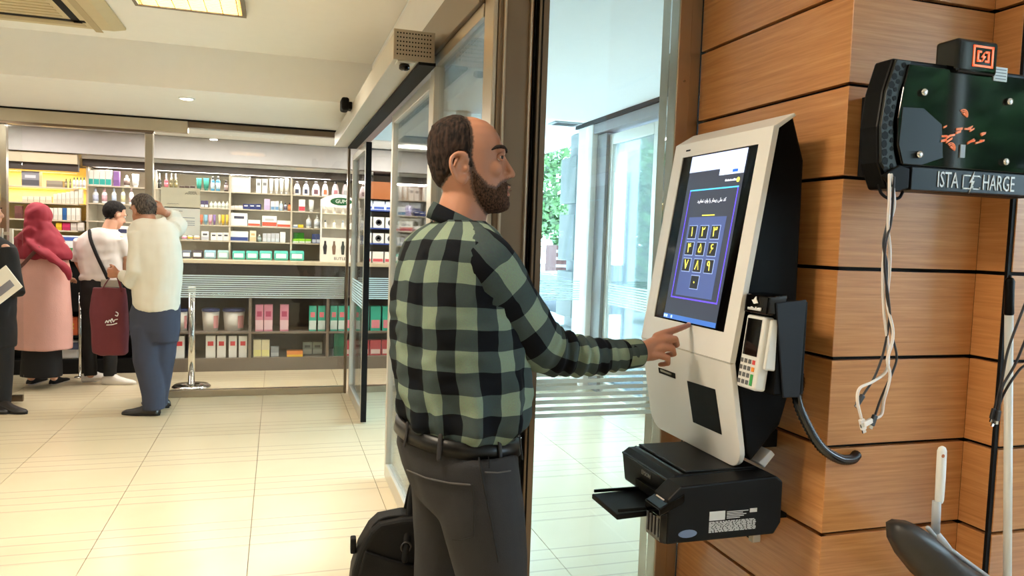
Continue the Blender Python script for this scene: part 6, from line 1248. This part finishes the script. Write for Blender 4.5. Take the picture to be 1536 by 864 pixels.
def face_bits(H, parent, brow, beard=None):
    c, f, s, u, h = H
    for q in (-1, 1):
        e = MB().ell(c+f*.076*h+s*q*.032*h+u*.010*h, (f, s, u), (.013*h, .0135*h, .012*h), 12, 8).build('eye', mat('eye_white'), parent, True); MB().ell(c+f*.0865*h+s*q*.032*h+u*.010*h, (f, s, u), (.0045*h, .006*h, .006*h), 10, 6).build('iris', mat('iris_brown'), e, True)
        MB().tube([c+f*.085*h+s*q*.052*h+u*.030*h, c+f*.092*h+s*q*.034*h+u*.036*h, c+f*.093*h+s*q*.014*h+u*.032*h], [.003*h, .0045*h, .0035*h], 6).build('eyebrow', brow, parent, True)
m_skin2 = skin_mat('skin_fair', (206, 158, 132)); m_skin3 = skin_mat('skin_tan', (176, 124, 96)); m_bhair = hair_mat('black_hair', (16, 14, 14), (40, 36, 34)); m_ghair = hair_mat('greying_hair', (40, 34, 30), (104, 92, 82))
def cap_hair(H, me, parent, m_, fwd, low, off=.010, name='hair'):
    """hair: the skin surface above/behind a hairline, pushed out"""
    c, f, s, u, h = H; n = len(me.vertices); co = np.empty(n*3); me.vertices.foreach_get('co', co); co = co.reshape(-1, 3)+WL[parent]-c
    a, l, z = co@f, co@s, co@u; near = (((a+.012*h)/(.112*h))**2+(l/(.09*h))**2+((z-.01*h)/(.125*h))**2) < 1.
    mask = near & ((z > np.interp(a/h, [-.12, -.04, .0, .02, fwd], [low, low+.005, low+.06, .05, .095])*h)) & (a < (fwd+.03)*h) & ~((np.abs(l) > .074*h) & (np.abs(z+.012*h) < .036*h) & (np.abs(a) < .024*h))
    return sub_shell(me, mask, off, name, m_, parent, .004, 60.)
# ---- the woman in the headscarf
TW_ = float(np.dot(on(62, 573, 2, 0)-CC, CF))-.25
wo = thing('person', 'woman in long pink coat and crimson headscarf at the pharmacy counter', 'person', on(62, 577, 2, 0)); t = TW_
m_pink = mat('pink_wool', (222, 168, 156), .85, var=.05, bump=.2, bs=120); m_scarf = mat('crimson_scarf', (142, 26, 46), .75, var=.15, vs=6); m_cloth = mat('black_cloth', (15, 15, 17), .8, var=.15)
mb = MB(); HW = bg_head(mb, 60, 327, t, math.pi*.42, .98); mb.tube([cp(60, 338, t), cp(62, 362, t)], [.055, .07], 14)
stack(mb, [(360, 46, 76, .06), (368, 38, 86, .07), (400, 28, 96, .10), (450, 28, 98, .11), (510, 30, 98, .11)], t); mb.tube([cp(50, 500, t), cp(48, 535, t), cp(47, 566, t)], [.075, .05, .035], 12); mb.tube([cp(78, 500, t), cp(80, 535, t), cp(81, 566, t)], [.075, .05, .035], 12)
for a, b, dx in ((33, 26, -8), (92, 99, 10)): mb.tube([cp(a, 368, t), cp(b, 412, t+.05), cp((a+b)/2+dx*.4, 418, t+.27)], [.045, .038, .026], 12); hand(mb, cp((a+b)/2+dx*.4, 418, t+.27), b0-ez*.1, r0*(1 if a < 60 else -1), -ez, [.3, .3, .35, .4, .3])
me = fuse(mb, .009, 3); put('body', me, m_skin2, wo); face_bits(HW, wo, m_bhair)
mb = MB(); stack(mb, [(362, 50, 74, .065), (370, 34, 88, .09), (388, 26, 97, .125), (410, 22, 102, .145), (450, 22, 104, .16), (490, 20, 105, .17), (523, 18, 106, .175)], t, p=2.2)
for a, b, dx in ((33, 26, -8), (92, 99, 10)): mb.tube([cp(a+(3 if a < 60 else -4), 376, t), cp(b, 412, t+.05), cp((a+b)/2+dx*.4, 418, t+.24)], [.056, .055, .042], 16)
me = fuse(mb, .012, 4); wrinkle(me, .012, 4.5, (1, 1, .45)); put('coat', me, m_pink, wo)
mb = MB(); c, f, s, u, h = HW; mb.ell(c+u*.015-f*.012, (f, s, u), (.125, .100, .122), 24, 16); mb.ell(c-f*.06-u*.06, (f, s, u), (.08, .095, .11), 20, 14)
stack(mb, [(333, 44, 76, .09), (345, 38, 84, .11), (356, 30, 92, .13), (368, 22, 100, .145), (380, 18, 106, .15), (388, 20, 107, .14)], t-.005, p=2.1)
mb.tube(spline([cp(40, 352, t-.10), cp(55, 372, t-.16), cp(80, 388, t-.17), cp(100, 405, t-.14), cp(104, 418, t-.10)], 4), interp_rad([.045, .05, .05, .045, .03], 4), 12, flat=.6); mb.tube(spline([cp(48, 345, t-.11), cp(28, 360, t-.10), cp(17, 372, t-.02)], 4), .045, 12)
me = fuse(mb, .010, 4); wrinkle(me, .016, 9., (1, 1, .7)); put('headscarf', me, m_scarf, wo)
mb = MB(); stack(mb, [(505, 36, 90, .12), (523, 36, 90, .12), (550, 34, 91, .12), (564, 33, 91, .12)], t); me = fuse(mb, .012, 2); put('skirt', me, m_cloth, wo)
for a in (47, 81): p = on(a, 576, 2, 0); shoe('shoe', (float(p[0]), float(p[1])-.05, 0), b0, .24, .085, .07, m_cloth, pm((190, 180, 170)), wo)
P = [cp(22, 406, t-.16), cp(33, 398, t-.165), cp(46, 384, t-.175), cp(58, 372, t-.17)]; MB().tube(spline(P, 4), .016, 8, flat=.35, up=-b0).build('bag_strap', mat('brown_leather', (92, 48, 40), .5), wo, True)
# ---- the young man in the white shirt
t = float(np.dot(on(160, 576, 2, 0)-CC, CF))
yo = thing('person', 'young man in white short sleeved shirt with black crossbody strap at the counter', 'person', on(150, 576, 2, 0))
m_wsh = mat('white_shirt', (220, 212, 208), .8, var=.03)
mb = MB(); HY = bg_head(mb, 172, 322, t+.05, math.pi*.30, 1.0, .35); mb.tube([cp(168, 332, t+.02), cp(160, 352, t)], [.055, .065], 14)
ytor = [(343, 143, 172, .07), (349, 128, 180, .09), (358, 118, 186, .105), (375, 115, 186, .12), (395, 118, 184, .12), (412, 122, 182, .115), (430, 123, 180, .115), (450, 124, 180, .11)]
stack(mb, [(a+4, b+9, c-9, d-.035) for a, b, c, d in ytor], t); RAy = [cp(180, 358, t), cp(190, 385, t+.03), cp(186, 408, t+.22)]; LAy = [cp(122, 360, t), cp(117, 392, t+.05), cp(126, 412, t+.25)]
for q in (RAy, LAy): mb.tube(q, [.036, .036, .027], 14); hand(mb, q[-1], b0-ez*.15, r0*(-1 if q is RAy else 1), -ez, [.3, .35, .4, .45, .3])
YL_ = [[cp(136, 440, t), cp(134, 505, t+.01), cp(136, 562, t)], [cp(166, 440, t), cp(166, 505, t+.01), cp(165, 562, t)]]
for q in YL_: mb.tube(q, [.075, .052, .036], 14)
me = fuse(mb, .009, 3); put('body', me, m_skin2, yo); face_bits(HY, yo, m_bhair); cap_hair(HY, me, yo, m_bhair, .085, -.075, .010)
mb = MB(); stack(mb, ytor[:-2]+[(416, 119, 186, .12), (421, 121, 184, .115)], t)
for q in (RAy, LAy): mb.tube([q[0], q[0]*.25+q[1]*.75, q[1]], [.068, .062, .060], 16, round_ends=False)
me = fuse(mb, .010, 3); wrinkle(me, .012, 7.); put('shirt', me, m_wsh, yo)
mb = MB(); stack(mb, [(416, 124, 181, .108), (430, 122, 182, .115), (452, 121, 183, .115), (465, 123, 182, .10)], t)
for q in YL_: mb.tube([q[0], q[1], q[2]-ez*.012], [.088, .068, .055], 16, round_ends=False)
me = fuse(mb, .010, 3); wrinkle(me, .006, 8.); put('trousers', me, m_cloth, yo)
m_snk = mat('white_sneaker', (238, 232, 224), .55)
for a, b, dx in ((126, 570, .35), (156, 573, .85)): p = on(a, b+3, 2, 0); shoe('sneaker', (float(p[0]), float(p[1]), 0), r0*dx+b0*(1-dx)*.6, .28, .10, .10, m_snk, pm((226, 220, 212)), yo)
P = [cp(134, 346, t-.08), cp(136, 360, t-.115), cp(146, 385, t-.128), cp(157, 408, t-.125), cp(163, 421, t-.12)]; MB().tube(spline(P, 4), .017, 8, flat=.3, up=-b0).build('crossbody_strap', m_cloth, yo, True)
MB().obox(cp(166, 425, t-.12), r0, ez, b0, .085, .035, .015).build('waist_pouch', mat('grey_pouch', (150, 142, 132), .6), yo, bevel=.008)
# ---- the man in the cream shirt
t = float(np.dot(on(224, 621, 2, 0)-CC, CF))
ol_ = thing('person', 'man in cream shirt and navy trousers with one hand behind his head', 'person', on(224, 621, 2, 0))
m_crm = mat('cream_shirt', (214, 208, 192), .85, var=.03); m_nvy = mat('navy_trousers', (50, 55, 72), .8, var=.08)
mb = MB(); HO = bg_head(mb, 214, 315, t+.02, math.pi*.84, 1.02, .22); mb.tube([cp(220, 325, t+.02), cp(229, 350, t)], [.06, .068], 14)
otor = [(328, 216, 244, .07), (334, 203, 256, .10), (346, 195, 265, .125), (365, 194, 270, .14), (395, 197, 271, .145), (430, 200, 270, .145), (455, 200, 269, .145), (465, 201, 268, .14)]
stack(mb, [(a+4, b+11, c-11, d-.04) for a, b, c, d in otor], t)
LAo = [cp(208, 350, t-.06), cp(205, 408, t-.10), cp(197, 424, t-.10), cp(180, 411, t+.05)]; RAo = [cp(258, 345, t+.06), cp(268, 336, t+.24), cp(262, 326, t+.20), cp(245, 318, t+.06)]
mb.tube([LAo[0], LAo[1], LAo[2], LAo[3]], [.04, .036, .034, .026], 14); mb.tube(RAo, [.04, .036, .034, .026], 14)
hand(mb, LAo[-1], -r0*.8+ez*.05-b0*.1, -b0*.2+ez, b0*.6-ez*.3, [1.1, 1.1, 1.1, 1.1, .6], 1.); hand(mb, RAo[-1]+r0*.005, -r0*.9+ez*.35-b0*.25, ez, -r0*.2+b0, [.45, .45, .5, .5, .3], 1.)
OL_ = [[cp(222, 462, t-.02), cp(226, 540, t-.04), cp(234, 606, t-.02)], [cp(248, 462, t+.02), cp(244, 540, t+.03), cp(243, 604, t+.08)]]
for q in OL_: mb.tube(q, [.085, .06, .038], 14)
me = fuse(mb, .0085, 3); put('body', me, m_skin3, ol_); face_bits(HO, ol_, m_ghair); cap_hair(HO, me, ol_, m_ghair, .045, -.055, .008)
mb = MB(); stack(mb, otor, t); mb.tube(LAo[:3]+[LAo[2]*.25+LAo[3]*.75], [.078, .068, .06, .04], 18, round_ends=False); mb.tube(RAo[:3]+[RAo[2]*.35+RAo[3]*.65], [.08, .068, .056, .042], 18, round_ends=False); mb.tube(spline([cp(216, 331, t+.05), cp(222, 333, t-.06), cp(238, 331, t-.06), cp(246, 327, t+.03)], 3), .016, 8)
me = fuse(mb, .010, 3); wrinkle(me, .014, 6., (1, 1, .8)); put('shirt', me, m_crm, ol_)
mb = MB(); stack(mb, [(452, 203, 267, .13), (470, 196, 268, .14), (495, 197, 268, .14), (512, 200, 266, .12)], t)
mb.tube([cp(220, 490, t-.03), cp(221, 540, t-.04), cp(231, 590, t-.03), cp(232, 614, t-.02)], [.115, .10, .088, .084], 18, round_ends=False); mb.tube([cp(247, 490, t+.03), cp(245, 540, t+.03), cp(239, 590, t+.06), cp(238, 608, t+.08)], [.105, .09, .072, .066], 18, round_ends=False)
me = fuse(mb, .010, 3); wrinkle(me, .010, 7., (1, 1, .5)); put('trousers', me, m_nvy, ol_)
p = on(236, 623, 2, 0); shoe('shoe', (float(p[0]), float(p[1]), 0), -r0, .27, .10, .09, m_shoe, m_sole, ol_); p = on(243, 614, 2, 0); shoe('shoe', (float(p[0])+.03, float(p[1])+.05, 0), -r0*.9+b0*.4, .27, .10, .09, m_shoe, m_sole, ol_)
# ---- maroon bag in his hand
tb_ = t+.16; m_mar = mat('maroon_fabric', (104, 40, 48), .8, var=.1)
sb = thing('shopping_bag', 'maroon cloth shopping bag with white script held by the man in cream', 'bag', cp(164, 531, tb_))
mb = MB(); stack(mb, [(531, 150, 190, .06), (528, 141, 192, .07), (500, 139, 193, .075), (470, 136, 192, .07), (445, 137, 190, .05), (431, 139, 188, .03)], tb_, p=3.); me = fuse(mb, .008, 3); wrinkle(me, .012, 8., (1, 1, .3)); put('bag_body', me, m_mar, sb)
for dd in (-.03, .03): MB().tube(spline([cp(152, 436, tb_+dd), cp(162, 420, tb_+dd*.7), cp(172, 410, t+.05+dd*.2), cp(178, 420, tb_+dd*.7), cp(182, 436, tb_+dd)], 5), .010, 8, flat=.4).build('handle', m_mar, sb, True)
yb_ = lambda px, py: cp(px, py, tb_-.082)
for pts in (((158, 484), (160, 481), (162, 484), (164, 480), (167, 484)), ((166, 482), (168, 478), (170, 483), (172, 480), (176, 479)), ((160, 487.5), (168, 487), (175, 485)), ((174, 468), (177, 470), (176, 474), (173, 473))): MB().tube(spline([yb_(*q) for q in pts], 4), .004, 6).build('white_script', m_mark, sb, True)
# ---- person in black at the picture edge
t = float(np.dot(on(4, 616, 2, 0)-CC, CF)); bk_ = thing('person', 'person in black clothes holding a white paper by the glass door leaf', 'person', on(0, 616, 2, 0))
mb = MB(); HB = bg_head(mb, -20, 318, t, .4, 1.); mb.tube([cp(-20, 335, t), cp(-20, 358, t)], [.055, .07], 14); stack(mb, [(362, -38, 0, .06), (372, -50, 8, .08), (420, -50, 8, .09), (480, -48, 10, .1)], t)
AB = [cp(8, 372, t-.05), cp(22, 440, t-.04), cp(2, 432, t-.22)]; AB2 = [cp(-48, 372, t), cp(-50, 430, t-.08), cp(-20, 436, t-.24)]
for q, sd in ((AB, 1), (AB2, -1)): mb.tube(q, [.036, .036, .027], 12); hand(mb, q[-1], (-r0 if sd > 0 else r0)*.6-b0*.5+ez*.2, ez, r0*-sd, [.6, .6, .6, .6, .5])
for a in (-26, 2): mb.tube([cp(a, 480, t), cp(a+2, 550, t), cp(a, 606, t)], [.08, .06, .036], 12)
me = fuse(mb, .010, 3); put('body', me, m_skin2, bk_); face_bits(HB, bk_, m_bhair); cap_hair(HB, me, bk_, m_bhair, .07, -.05, .012)
mb = MB(); stack(mb, [(352, -34, -6, .075), (358, -46, 6, .10), (368, -62, 19, .13), (420, -58, 20, .14), (480, -56, 20, .15), (520, -54, 20, .15)], t); 
for q in (AB, AB2): mb.tube([q[0], q[1], q[1]*.3+q[2]*.7], [.075, .07, .05], 16, round_ends=False)
me = fuse(mb, .011, 3); wrinkle(me, .012, 6.); put('coat', me, m_cloth, bk_)
mb = MB()
for a in (-26, 0): mb.tube([cp(a, 500, t), cp(a+2, 550, t), cp(a, 607, t)], [.1, .085, .075], 14, round_ends=False)
me = fuse(mb, .011, 3); put('trousers', me, m_cloth, bk_)
for a in (-30, -3): p = on(a, 617, 2, 0); shoe('shoe', (float(p[0]), float(p[1]), 0), r0*.9-b0*.2, .26, .095, .09, m_shoe, m_sole, bk_)
c = cp(-2, 432, t-.27); pa = thing('paper', 'folded white printed paper in the hand of the person in black', 'paper', c)
ax_ = r0*.78+ez*.62; ay_ = np.cross(b0, ax_); MB().obox(c, ax_, ay_, b0, .15, .10, .004).build('sheet', m_paper, pa); MB().obox(c-b0*.0048+ay_*.03, ax_, ay_, b0, .11, .028, .0006).build('print_block', mat('grey_ink', (130, 130, 140)), pa)
